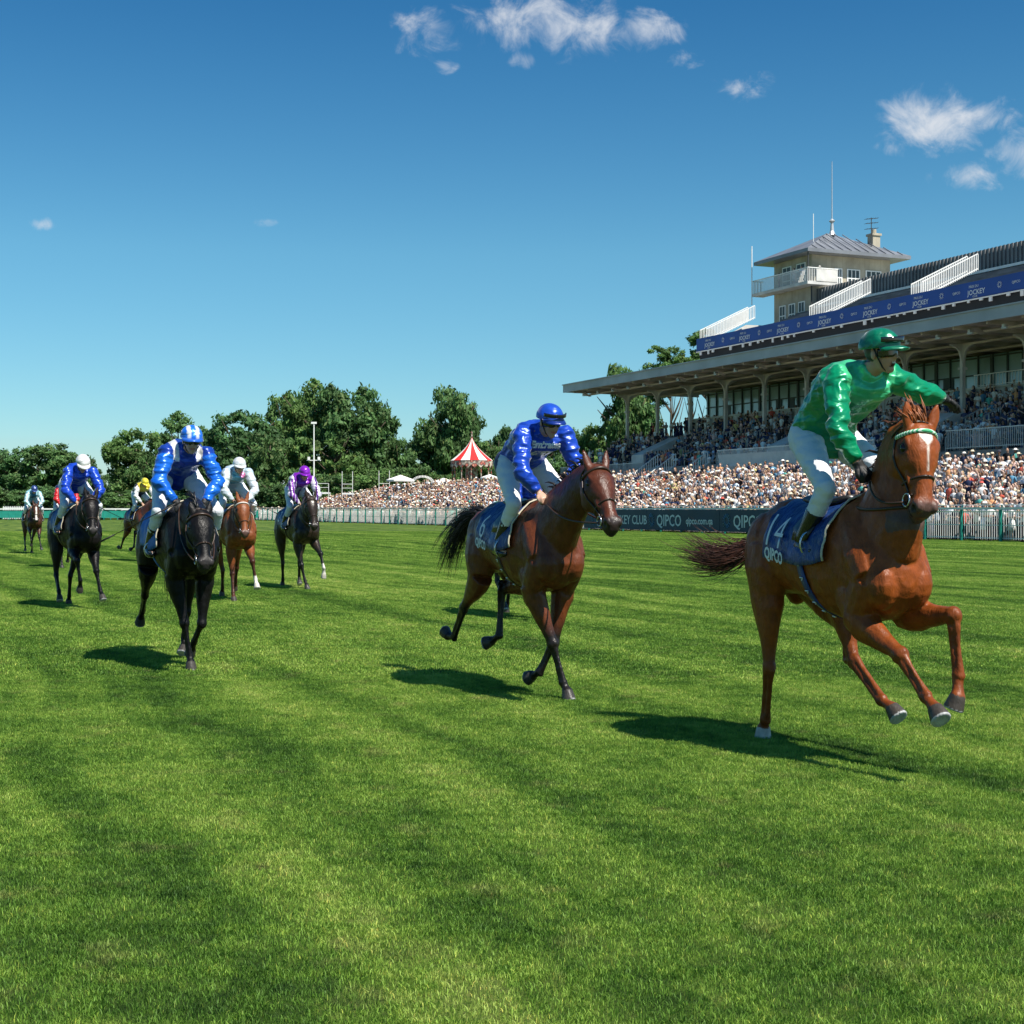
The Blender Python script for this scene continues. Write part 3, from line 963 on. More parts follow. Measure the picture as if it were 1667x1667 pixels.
a = me.color_attributes.new('Col', 'FLOAT_COLOR', 'POINT')
cc = np.concatenate(CC); a.data.foreach_set('color', np.concatenate([cc, np.ones((len(cc), 1))], 1).astype(np.float32).ravel())
me.materials.append(M_crowd.m); me.update(); me.validate()
crowd = link(bpy.data.objects.new('crowd', me))
tag(crowd, 'dense race-day crowd packed on the terraces and in the shaded stand', 'crowd', kind='stuff')
# --- the nearest people, one object each
HI = [person_proto(k, False) for k in range(NK)]
HIM = {}
def hi_mesh(kind, pal):
    m = HI[kind]
    m2 = MB(); m2.v = m.v; m2.f = m.f; m2.m = m.m; m2.any = True
    m2.c = [pal[int(c[0])] for c in m.c]
    return m2.mesh('person', M_crowd.m, True)
ROWS = ['at the rail', 'second row', 'third row', 'low terrace', 'mid terrace', 'high terrace']
ARMS = ['arms down', 'hands at chest', 'phone raised', 'arms folded', 'shading eyes']
seen = {}
for (i, kind, pal, ti, sc_, rot) in PALS:
    t, n, z, zone = spots[i]
    hatn = (pal[4][0] > .6 and pal[4][1] > .7) and 'white' or {(.66, .58, .42): 'straw', (.72, .67, .56): 'tan', (.04, .04, .06): 'dark', (.55, .1, .08): 'red'}.get(tuple(pal[4]), 'white')
    hairn = {0: 'dark', 1: 'brown', 2: 'auburn', 3: 'black', 4: 'blond'}[HAIR.index(tuple(pal[1]))]
    head = ('%s hat' % hatn) if kind in (2, 5, 9, 7, 12) else ('%s hair%s' % (hairn, ' and shades' if kind in (3, 6) else ''))
    row = 0 if n < 45.3 else 1 if n < 46 else 2 if n < 46.9 else 3 if n < 49 else 4 if n < 53 else 5
    px = 833 + 2400 * W(t, n, 0).x / W(t, n, 0).y
    where = ('left of bay horse' if px < 700 else 'left of chestnut' if px < 1200 else 'right of chestnut' if px < 1590 else 'near right edge')
    lab = 'person in %s, %s, %s, %s, %s' % (TOPS[ti][1], head, ARMS[kind % 5], ROWS[row], where)
    o = bpy.data.objects.new('person', hi_mesh(kind, pal)); link(o)
    o.location = W(t, n, z); o.rotation_euler = (0, 0, rot); o.scale = (sc_,) * 3
    tag(o, lab, 'person', 'spectators standing behind the rail')
# ---------------------------------------------------------------- trees
M_bark = Mat('bark', (.09, .07, .05), .9, .2).vary(3, .35)
def leaf_mat(name, tone):
    m = Mat(name, rough=.6, spec=.25)
    a = m.n('ShaderNodeAttribute'); a.attribute_name = 'Col'
    oi = m.n('ShaderNodeObjectInfo')
    c = m.mix(1.0, a.outputs['Color'], tone, 'MULTIPLY')
    r_ = m.ramp(oi.outputs['Random'], [(0, (.75, .85, .9)), (.5, (1, 1, 1)), (1, (1.15, 1.08, .9))])
    c = m.mix(1.0, c, r_, 'MULTIPLY')
    m.base(c)
    t = m.n('ShaderNodeBsdfTranslucent'); m.l(c, t.inputs[0])
    x = m.n('ShaderNodeMixShader'); x.inputs[0].default_value = .38
    m.l(m.b.outputs[0], x.inputs[1]); m.l(t.outputs[0], x.inputs[2])
    m.l(x.outputs[0], m.nt.nodes['Material Output'].inputs[0])
    return m.m
M_leaf = leaf_mat('foliage', (1.0, 1.0, 1.0))
def crown_mesh(name, lobes, count, size, seed):
    """leaf sprays spread through a crown of many small clumps; unit height"""
    rs = np.random.RandomState(seed)
    # clumps: small balls spread over the lobes
    cl = []
    vol = np.array([l[3] * l[4] * l[5] for l in lobes]) ** .7
    pr = vol / vol.sum()
    NC = 150
    for k in range(NC):
        l = lobes[rs.choice(len(lobes), p=pr)]
        d = rs.randn(3); d /= np.linalg.norm(d)
        r_ = rs.rand() ** .33
        r_ = .45 + .6 * r_ if rs.rand() < .8 else r_ * .7
        c = np.array(l[:3]) + d * np.array(l[3:6]) * r_ * .86
        cl.append((c, rs.uniform(.030, .080), rs.uniform(.6, 1.45)))
    n = count
    ci = rs.randint(NC, size=n)
    C0 = np.array([c[0] for c in cl])[ci]; R0 = np.array([c[1] for c in cl])[ci]; T0_ = np.array([c[2] for c in cl])[ci]
    d = rs.randn(n, 3); d /= np.linalg.norm(d, axis=1, keepdims=True)
    d[:, 2] *= .75
    P = C0 + d * (R0 * rs.rand(n) ** .4)[:, None] * np.array([1.25, 1.25, .8])
    P += rs.randn(n, 3) * .012
    nrm = d + rs.randn(n, 3) * .55 + np.array([0, 0, .35]); nrm /= np.linalg.norm(nrm, axis=1, keepdims=True)
    u = np.cross(nrm, rs.randn(n, 3)); u /= np.linalg.norm(u, axis=1, keepdims=True)
    v = np.cross(nrm, u)
    s = (size * (.5 + rs.rand(n)))[:, None]
    q = np.stack([P - u * s, P - v * s * .45 + nrm * s * .12, P + u * s, P + v * s * .45 - nrm * s * .1], 1)
    me = bpy.data.meshes.new(name)
    me.vertices.add(n * 4); me.vertices.foreach_set('co', q.ravel())
    me.loops.add(n * 4); me.loops.foreach_set('vertex_index', np.arange(n * 4))
    me.polygons.add(n); me.polygons.foreach_set('loop_start', np.arange(n) * 4)
    t = (T0_ * (.75 + .5 * rs.rand(n)))[:, None]
    yel = (rs.rand(n, 1) < .08) * .4
    base = np.array([.095, .185, .060])
    c = np.concatenate([base[0] * t * (1 + yel), base[1] * t, base[2] * t, np.ones((n, 1))], 1)
    a = me.color_attributes.new('Col', 'FLOAT_COLOR', 'POINT')
    a.data.foreach_set('color', np.repeat(c[:, None, :], 4, 1).astype(np.float32).ravel())
    me.materials.append(M_leaf); me.update()
    return me
def trunk_mesh(name, seed, open_=False):
    rr = random.Random(seed); m = MB()
    pts = [(0, 0, -.01), (.004, 0, .12), (-.006, .004, .3), (.004, 0, .5), (0, 0, .75)]
    m.tube(pts, [.035, .026, .022, .016, .006], 7)
    for k in range(12):
        z = rr.uniform(.16, .62); a = rr.uniform(0, 6.28); L = rr.uniform(.16, .36)
        p0 = Vector((0, 0, z)); p2 = Vector((math.cos(a) * L, math.sin(a) * L, z + rr.uniform(.10, .26)))
        p1 = p0.lerp(p2, .5) + Vector((0, 0, -.02))
        m.tube([p0, p1, p2], [.012, .008, .003], 5)
    return m.mesh(name, M_bark.m, True)
def lobes_round(seed, n=9, base=.30, wid=.36):
    rr = random.Random(seed); L = [(0, 0, .58, wid, wid, .36)]
    for k in range(n):
        a = rr.uniform(0, 6.28); r_ = rr.uniform(.12, .30); z = rr.uniform(base, .82)
        L.append((math.cos(a) * r_, math.sin(a) * r_, z, rr.uniform(.12, .2), rr.uniform(.12, .2), rr.uniform(.09, .16)))
    return L
def lobes_open(seed):
    rr = random.Random(seed); L = []
    for k in range(13):
        a = rr.uniform(0, 6.28); z = rr.uniform(.30, .88); r_ = rr.uniform(.05, .30) * (1.1 - abs(z - .6))
        L.append((math.cos(a) * r_, math.sin(a) * r_, z, rr.uniform(.09, .15), rr.uniform(.09, .15), rr.uniform(.06, .10)))
    return L
def lobes_low(seed):
    rr = random.Random(seed); L = [(0, 0, .45, .42, .42, .42)]
    for k in range(9):
        a = rr.uniform(0, 6.28); r_ = rr.uniform(.15, .40); z = rr.uniform(.15, .75)
        L.append((math.cos(a) * r_, math.sin(a) * r_, z, rr.uniform(.14, .22), rr.uniform(.14, .22), rr.uniform(.12, .2)))
    return L
CR = {'round': [crown_mesh('crown', lobes_round(s), 15000, .021, s) for s in (1, 2, 3)],
      'open': [crown_mesh('crown', lobes_open(s), 12500, .019, s) for s in (14, 15, 16)],
      'low': [crown_mesh('crown', lobes_low(s), 15000, .023, s) for s in (7, 8, 9)]}
TRK = [trunk_mesh('trunk', s) for s in (1, 2, 3)]
rt = random.Random(9)
def tree(px, top, wid, Y, kind, lab, group='broadleaf trees beyond the rails', cat='tree', name='broadleaf_tree', ch=None):
    x = (px - 833.5) / 2400 * Y
    h = (829 - top) / 2400 * Y + EYE
    w = wid / 2400 * Y / (.80 if kind == 'low' else .64)
    root = empty(name, (x, Y, 0), rt.uniform(0, 6.28), lab, cat, group)
    for nm, me in (('trunk', rt.choice(TRK)), ('crown', rt.choice(CR[kind]))):
        o = bpy.data.objects.new(nm, me); link(o); o.parent = root
        o.scale = (w, w, h / .90)
        if ch and nm == 'crown':
            hc = ch / 2400 * Y / .9
            o.scale = (w, w, hc); o.location = (0, 0, h - hc * .92)
    return root
TREES = [
    (-30, 735, 90, 240, 'low', 'broad dark green tree at the left edge of the wood'),
    (25, 728, 95, 236, 'low', 'rounded green tree near the left edge behind the red roofed house'),
    (78, 722, 90, 232, 'round', 'full green tree behind the rider with the pale blue sleeves'),
    (130, 727, 70, 246, 'low', 'darker tree with a ragged top behind the white capped rider on the left'),
    (160, 765, 50, 240, 'low', 'low tree at the right end of the left wood, beside the gap of sky'),
    (203, 760, 60, 236, 'low', 'lower bushy tree just right of the gap of sky'),
    (222, 700, 90, 226, 'round', 'bright round tree between the gap and the striped cap'),
    (256, 715, 70, 220, 'low', 'leafy tree directly behind the striped cap'),
    (290, 678, 100, 250, 'open', 'thin topped darker tree rising behind the striped cap'),
    (338, 700, 70, 235, 'round', 'small crowned tree between the striped cap and the white cap'),
    (392, 671, 110, 226, 'round', 'tall rounded tree behind the rider in white and pale blue'),
    (440, 700, 100, 215, 'low', 'broad tree with yellowish leaves left of the purple cap'),
    (472, 640, 85, 240, 'round', 'left flank of the tall open tree pair, behind the purple cap'),
    (512, 627, 105, 228, 'open', 'tallest open branched tree behind the lamp mast'),
    (582, 632, 105, 224, 'round', 'tall open branched tree right of the lamp mast'),
    (545, 700, 120, 220, 'low', 'dense low crowned tree filling the space under the tall pair'),
    (610, 690, 60, 230, 'round', 'medium tree on the right flank of the tall pair'),
    (650, 697, 100, 226, 'low', 'rounded tree over the white parasols'),
    (700, 700, 80, 232, 'low', 'green tree left of the lone tall tree'),
    (742, 617, 100, 228, 'open', 'lone tall tree standing over the striped carousel'),
    (742, 640, 80, 229, 'round', 'dense inner tree just behind the striped carousel'),
    (790, 700, 80, 226, 'low', 'dark tree on the right of the carousel'),
    (812, 690, 90, 238, 'low', 'tree between the carousel and the royal blue rider'),
    (835, 692, 70, 240, 'low', 'tree directly behind the rider in royal blue satin'),
    (880, 698, 90, 236, 'low', 'tree hidden mostly by the helmet of the rider in royal blue'),
    (930, 692, 90, 228, 'low', 'green tree right of the royal blue rider'),
    (975, 690, 80, 222, 'low', 'green tree between the royal blue rider and the stand'),
    (1012, 606, 90, 215, 'open', 'tall light green tree at the end of the stand canopy'),
    (1040, 650, 80, 214, 'round', 'leafy tree seen through the first stand columns'),
    (1045, 598, 70, 225, 'low', 'tree top showing over the left end of the canopy'),
    (1092, 556, 75, 225, 'low', 'tree top left of the blue roof banner'),
    (1158, 534, 85, 228, 'low', 'higher tree top touching the left end of the blue roof banner'),
    (1128, 574, 60, 230, 'low', 'lower tree top between the two tops left of the blue roof banner'),
]
for a in TREES: tree(*a, ch=(a[2] * 1.05 if (a[0] > 1040 and a[1] < 600) else None))
BUSH = [(0, 785, 90, 214, 'at the left edge'), (60, 790, 80, 212, 'behind the pale aqua jockey'), (115, 786, 80, 213, 'behind the left white capped jockey'), (160, 795, 60, 216, 'under the gap of sky'), (215, 790, 90, 210, 'behind the yellow capped jockey'),
        (270, 780, 80, 210, 'left of the striped cap'), (330, 775, 90, 210, 'right of the striped cap'), (390, 772, 90, 206, 'behind the pale silks'), (450, 780, 80, 206, 'left of the purple cap'), (500, 775, 80, 206, 'at the foot of the lamp mast'),
        (560, 765, 90, 206, 'behind the middle railed platform'), (610, 760, 90, 206, 'behind the third railed platform'), (660, 752, 80, 208, 'above the widest parasol'), (710, 765, 70, 208, 'left of the carousel'), (850, 745, 90, 215, 'behind the royal blue jockey'),
        (900, 740, 90, 215, 'behind the head of the royal blue jockey'), (960, 735, 90, 212, 'above the ears of the bay horse'), (1010, 720, 80, 210, 'at the foot of the first stand column')]
for (px, top, w, Y, wh) in BUSH:
    tree(px, top, w, Y, 'low', 'low green bush in the undergrowth ' + wh, 'bushes along the front of the wood', 'bush', 'bush')
# ---------------------------------------------------------------- carousel, parasols, arch, mast, house
def at(px, Y, py=None):
    return Vector(((px - 833.5) / 2400 * Y, Y, 0 if py is None else EYE - (py - 829) / 2400 * Y))
M_red = Mat('red_canvas', (.60, .03, .03), .7, .2); M_canvas = Mat('white_canvas', (.80, .78, .72), .7, .2)
M_ornate = Mat('carousel_frieze', (.35, .10, .07), .6, .4)
M_ornate.base(M_ornate.ramp(M_ornate.tex('Voronoi', 2.2, 'Object'), [(.1, (.55, .45, .30)), (.3, (.42, .05, .04)), (.5, (.10, .10, .09)), (.8, (.6, .5, .4))]))
Y = 186.0
c = at(768, Y)
car = empty('carousel', c, 0, 'striped red and white carousel tent with a pointed top and ornate frieze above the crowd', 'carousel')
zt, ze, re = 1.5 + (829 - 711) / 2400 * Y, 1.5 + (829 - 750) / 2400 * Y, 34 / 2400 * Y
for colr, par in ((M_red, 0), (M_canvas, 1)):
    m = MB()
    N = 14; st = 8
    for k in range(N):
        if k % 2 != par: continue
        for q in range(4):
            a0 = 2 * math.pi * (k + q / 4) / N + .16; a1 = 2 * math.pi * (k + (q + 1) / 4) / N + .16
            rings = []
            for i in range(st + 1):
                f = i / st
                r_ = re * (1 - (1 - (1 - f)) ** .62) if False else re * (1 - f) ** 1.55 + .05
                z = ze + (zt - ze) * f
                rings.append((r_, z))
            for i in range(st):
                (r0, z0), (r1, z1) = rings[i], rings[i + 1]
                m.add([(r0 * math.cos(a0), r0 * math.sin(a0), z0), (r0 * math.cos(a1), r0 * math.sin(a1), z0), (r1 * math.cos(a1), r1 * math.sin(a1), z1), (r1 * math.cos(a0), r1 * math.sin(a0), z1)], [(0, 1, 2, 3)])
    m.build('tent_panel', colr.m, car)
m = MB(); m.tube([(0, 0, zt - .2), (0, 0, zt + .5)], [.12, .06], 6); m.ell((0, 0, zt + .5), (.12, .12, .18), n=8, m=5); m.build('finial', M_ornate.m, car)
m = MB()
for k in range(20):
    a = 2 * math.pi * (k + .5) / 20
    ca, sa = math.cos(a), math.sin(a); t_ = Vector((-sa, ca, 0)); p = Vector((ca * re, sa * re, 0)); w = re * math.pi / 20
    top = ze + .02
    m.add([p - t_ * w + Vector((0, 0, top)), p + t_ * w + Vector((0, 0, top)), p + t_ * w + Vector((0, 0, top - .6)), p + Vector((0, 0, top - .95)), p - t_ * w + Vector((0, 0, top - .6))], [(0, 1, 2, 3, 4)])
m.tube([(0, 0, ze - .05), (0, 0, ze - .01)], re, 28)
m.build('frieze', M_ornate.m, car)
m = MB()
for k in range(12):
    a = 2 * math.pi * k / 12
    m.tube([(re * .93 * math.cos(a), re * .93 * math.sin(a), 0), (re * .93 * math.cos(a), re * .93 * math.sin(a), ze)], .07, 6)
m.build('pole', M_ornate.m, car)
m = MB(); m.tube([(0, 0, 0), (0, 0, ze)], re * .3, 12); m.tube([(0, 0, .2), (0, 0, 1.2)], re * .95, 24); m.build('platform', M_ornate.m, car)

def parasol(px, py, half, Y, lab, group='cream parasols over the crowd'):
    p = at(px, Y); zt = EYE + (829 - py) / 2400 * Y; r_ = half / 2400 * Y
    root = empty('parasol', p, 0, lab, 'parasol', group)
    m = MB()
    n = 8
    ring = [(r_ * math.cos(6.2832 * k / n + .4), r_ * math.sin(6.2832 * k / n + .4), zt - r_ * .33) for k in range(n)]
    ring2 = [(x, y, z - .22) for x, y, z in ring]
    m.add([(0, 0, zt)] + ring + ring2, [(0, 1 + k, 1 + (k + 1) % n) for k in range(n)] + [(1 + k, 1 + n + k, 1 + n + (k + 1) % n, 1 + (k + 1) % n) for k in range(n)])
    m.build('canopy', M_canvas.m, root)
    m = MB(); m.tube([(0, 0, 0), (0, 0, zt)], .06, 6); m.build('pole', M_steel.m, root)
parasol(652, 773, 24, 178, 'wide flat cream parasol left of the white arch')
parasol(722, 778, 22, 176, 'cream parasol between the white arch and the carousel')
parasol(797, 772, 16, 176, 'cream parasol right of the carousel, beside the bay horse rider')
# white lettered arch
Y = 182; p = at(688, Y)
m = MB(); R0 = 20 / 2400 * Y; z0 = EYE + (829 - 783) / 2400 * Y - .4
pts = []
for k in range(13):
    a = math.pi * k / 12
    pts.append((R0 * math.cos(a), z0 + R0 * .72 * math.sin(a)))
for k in range(12):
    (xa, za), (xb, zb) = pts[k], pts[k + 1]
    s_ = .76
    m.add([(xa, -.1, za), (xb, -.1, zb), (xb * s_, -.1, z0 + (zb - z0) * s_), (xa * s_, -.1, z0 + (za - z0) * s_), (xa, .1, za), (xb, .1, zb), (xb * s_, .1, z0 + (zb - z0) * s_), (xa * s_, .1, z0 + (za - z0) * s_)],
          [(0, 1, 2, 3), (7, 6, 5, 4), (0, 4, 5, 1), (3, 2, 6, 7), (0, 3, 7, 4), (1, 5, 6, 2)])
arch = m.build('sign_arch', M_canvas.m, label='white arched sign with dark lettering above the crowd left of the carousel', cat='sign')
arch.location = p
m = MB()
for sx_ in (-1, 1): m.bar((sx_ * R0 * .88, 0, 0), (sx_ * R0 * .88, 0, z0), .18)
m.build('post', M_canvas.m, arch)
for k, ch in enumerate('LES JARDINS'[::-1]):
    pass
m = MB()
rr = random.Random(2)
for k in range(10):                    # illegible dark letter strokes round the arch
    a = math.pi * (k + 1) / 11
    cx, cz = R0 * .88 * math.cos(a), z0 + R0 * .72 * .88 * math.sin(a)
    tx, tz = -math.sin(a), math.cos(a)
    for q in (-.09, .09):
        m.bar((cx + tx * q - .12 * math.cos(a), -.115, cz + tz * q - .12 * math.sin(a)), (cx + tx * q + .12 * math.cos(a), -.115, cz + tz * q + .12 * math.sin(a)), .05, .02)
m.build('lettering', M_dark.m, arch)
# tall slim lamp mast
Y = 190; p = at(511, Y); zt = EYE + (829 - 690) / 2400 * Y
mast = empty('lamp_mast', p, 0, 'tall slim white mast with a small head standing before the tall trees', 'mast')
m = MB(); m.tube([(0, 0, 0), (0, 0, zt)], [.12, .07], 8); m.build('pole', M_white.m, mast)
m = MB(); m.box((-.35, -.1, zt), (.35, .1, zt + .25)); m.box((-.9, -.05, zt * .62), (.9, .05, zt * .62 + .1)); m.box((-.8, -.12, zt * .62 + .1), (-.5, .12, zt * .62 + .5)); m.box((.5, -.12, zt * .62 + .1), (.8, .12, zt * .62 + .5))
m.build('lamp_head', M_white.m, mast)
# viewing platforms with rails behind the crowd
for (x0, x1, yt, yb, lab) in ((513, 535, 787, 815, 'small railed platform right of the lamp mast'), (557, 574, 788, 815, 'small railed platform in the middle of the distant crowd'), (617, 634, 787, 812, 'small railed platform left of the cream parasols')):
    Y = 184; a, b_ = at(x0, Y), at(x1, Y); za = EYE + (829 - yt) / 2400 * Y
    root = empty('railed_platform', a, 0, lab, 'platform', 'railed platforms behind the crowd')
    L = b_.x - a.x
    m = MB(); m.box((0, 0, za - 1.3), (L, 2, za - 1.1))
    for x in (0, L): m.bar((x, 0, 0), (x, 0, za + (1.6 if x0 in (557, 617) else 0)), .06)
    m.build('deck', M_white.m, root)
    m = MB(); m.bar((0, 0, za), (L, 0, za), .06); m.bar((0, 0, za - .5), (L, 0, za - .5), .05); m.build('railing', M_white.m, root)
# house at far left, white marquee and cars
M_tile = Mat('roof_tiles', (.28, .09, .05), .85, .2).vary(2, .35)
Y = 215; p = at(28, Y)
h = empty('house', p, 0, 'small house with a steep red tiled roof at the far left', 'house')
m = MB(); m.box((-1.9, 0, 0), (1.9, 4, 1.6)); m.build('wall', M_white.m, h)
m = MB(); m.add([(-2.1, -.2, 1.45), (2.1, -.2, 1.45), (2.1, 4.2, 1.45), (-2.1, 4.2, 1.45), (0, .6, 3.6), (0, 3.4, 3.6)], [(0, 1, 4), (1, 2, 5, 4), (2, 3, 5), (3, 0, 4, 5), (3, 2, 1, 0)]); m.build('roof', M_tile.m, h)
m = MB()
for x in (-1.3, -.3, .7): m.box((x, -.03, .3), (x + .6, -.004, 1.2))
m.build('window', M_frame.m, h)
Y = 199
o = picket = MB()
for x in np.arange(at(5, Y).x, at(40, Y).x, .3): o.box((x, Y, .2), (x + .14, Y + .05, 1.9))
o.box((at(5, Y).x, Y + .055, .4), (at(40, Y).x, Y + .1, .5)); o.box((at(5, Y).x, Y + .055, 1.6), (at(40, Y).x, Y + .1, 1.75))
o.build('white_fence', M_white.m, label='short stretch of white paling fence in front of the red roofed house', cat='fence')
for i, (px, w, lab) in enumerate(((180, 30, 'white parked car at the left of the line under the trees'), (212, 26, 'silver parked car in the line under the trees, behind the blazed horse'), (152, 24, 'pale parked car nearest the white capped rider'))):
    Y = 206; p = at(px, Y)
    root = empty('parked_car', p, 0, lab, 'car', 'cars parked under the far trees')
    m = MB()
    L = 2.1
    m.prism([(-L, .35), (L, .35), (L, .85), (L * .55, .98), (L * .3, 1.42), (-L * .55, 1.45), (-L * .9, 1.0), (-L, .9)], 'y', 0, 1.7)
    m.build('body', M_white.m, root)
    m = MB(); m.prism([(L * .5, 1.0), (L * .27, 1.36), (-L * .5, 1.38), (-L * .8, 1.02)], 'y', -.02, -.004); m.build('window', M_frame.m, root)
    for x in (-1.3, 1.3):
        m = MB(); m.tube([(x, -.04, .33), (x, .2, .33)], .33, 12); m.build('wheel', M_iron.m, root)
# marquee
Y = 210; p = at(233, Y)
mq = empty('marquee', p, 0, 'low white marquee under the trees behind the yellow capped rider', 'marquee')
m = MB(); m.prism([(-2.4, 2.1), (2.4, 2.1), (0, 2.9)], 'y', 0, 4); m.build('roof', M_canvas.m, mq)
m = MB()
for x in (-2.3, 2.3):
    for y in (.1, 3.9): m.bar((x, y, 0), (x, y, 2.1), .1)
m.build('post', M_white.m, mq)
# ---------------------------------------------------------------- organic helpers
def remeshed(name, mb, voxel, smooth=3, factor=.5):
    tmp = bpy.data.objects.new('tmp', mb.mesh('tmp', []))
    link(tmp)
    m = tmp.modifiers.new('r', 'REMESH'); m.mode = 'VOXEL'; m.voxel_size = voxel; m.use_smooth_shade = True
    if smooth:
        s = tmp.modifiers.new('s', 'SMOOTH'); s.factor = factor; s.iterations = smooth
    dg = bpy.context.evaluated_depsgraph_get()
    me = bpy.data.meshes.new_from_object(tmp.evaluated_get(dg))
    me.name = name
    bpy.data.objects.remove(tmp)
    me.polygons.foreach_set('use_smooth', [True] * len(me.polygons))
    return me
def verts_of(me):
    a = np.empty(len(me.vertices) * 3); me.vertices.foreach_get('co', a); return a.reshape(-1, 3)
def set_cols(me, c):
    a = me.color_attributes.new('Col', 'FLOAT_COLOR', 'POINT')
    a.data.foreach_set('color', np.concatenate([c, np.ones((len(c), 1))], 1).astype(np.float32).ravel())
def seg_dist(P, a, b):
    a = np.array(a, float); b = np.array(b, float); d = b - a
    t = np.clip(((P - a) @ d) / (d @ d), 0, 1)
    return np.linalg.norm(P - (a + t[:, None] * d), axis=1), t
def smoothstep(a, b, x):
    t = np.clip((x - a) / (b - a), 0, 1); return t * t * (3 - 2 * t)
def vec(p): return Vector(p)
def limb(mb, p0, p1, stations, side, n=12):
    """stations: (t, r_foreaft, r_lateral[, shift_foreaft]) between p0 and p1; side = lateral hint"""
    p0, p1 = vec(p0), vec(p1); d = (p1 - p0); L = d.length; d = d / L
    B = vec(side); B = (B - d * B.dot(d)).normalized(); A = B.cross(d)          # A points forward for a leg that hangs down
    secs = []
    for st in stations:
        c = p0 + d * L * st[0] + (A * st[3] if len(st) > 3 else Vector((0, 0, 0)))
        secs.append((c, A, B, st[1], st[2]))
    mb.loft(secs, n)

# trunk sections: x, centre z, half height, half width
TR = np.array([(-.86, 1.14, .06, .05), (-.83, 1.16, .15, .13), (-.74, 1.20, .26, .215), (-.60, 1.245, .295, .265), (-.42, 1.255, .300, .275), (-.22, 1.235, .285, .27), (-.05, 1.205, .30, .285),
               (.12, 1.180, .325, .295), (.28, 1.180, .350, .280), (.40, 1.205, .375, .255), (.52, 1.195, .355, .235), (.64, 1.165, .30, .215), (.74, 1.135, .22, .18), (.80, 1.12, .13, .12), (.825, 1.11, .05, .05)])
def trunk_at(x):
    return [float(np.interp(x, TR[:, 0], TR[:, k])) for k in (1, 2, 3)]
def trunk_pt(x, a, off=0.0):
    """a: angle from the top (0) down the right side (negative) or left side (positive)"""
    cz, hh, hw = trunk_at(x)
    return Vector((x, (hw + off) * math.sin(a), cz + (hh + off) * math.cos(a)))
X3, Y3, Z3 = Vector((1, 0, 0)), Vector((0, 1, 0)), Vector((0, 0, 1))

M_leather = Mat('tack_leather', (.035, .018, .010), .42, .5).vary(20, .3)
M_steelbit = Mat('bit_steel', (.55, .55, .56), .25, .5, .9)
M_eye = Mat('dark_eye', (.006, .004, .003), .12, .4)
def coat_material(name, rough, spec):
    m = Mat(name, rough=rough, spec=spec)
    m.vcol(.30, 16)
    f = m.tex('Noise', 26, 'Object', stretch=(1, 1, .35), Detail=4, Roughness=.6)
    m.rough(m.ramp(f, [(.25, (rough * .75,) * 3), (.75, (rough * 1.5,) * 3)]))
    big = m.tex('Noise', 7, 'Object', stretch=(1.4, 1.4, .7), Detail=4, Roughness=.62)
    fine = m.tex('Noise', 160, 'Object', stretch=(1, 1, .3), Detail=2)
    vein = m.tex('Noise', 17, 'Object', stretch=(1, 1, .55), Detail=3, Roughness=.5, Distortion=1.4)
    ridge = m.math('ABSOLUTE', m.math('SUBTRACT', vein, .5))
    h = m.math('ADD', m.math('ADD', big, m.math('MULTIPLY', ridge, -.55)), m.math('MULTIPLY', fine, .10))
    m.bump(h, .5, .022)
    return m.m
COAT = {'chestnut': coat_material('coat_chestnut', .40, .28), 'bay': coat_material('coat_bay', .36, .32), 'black': coat_material('coat_black', .40, .20)}

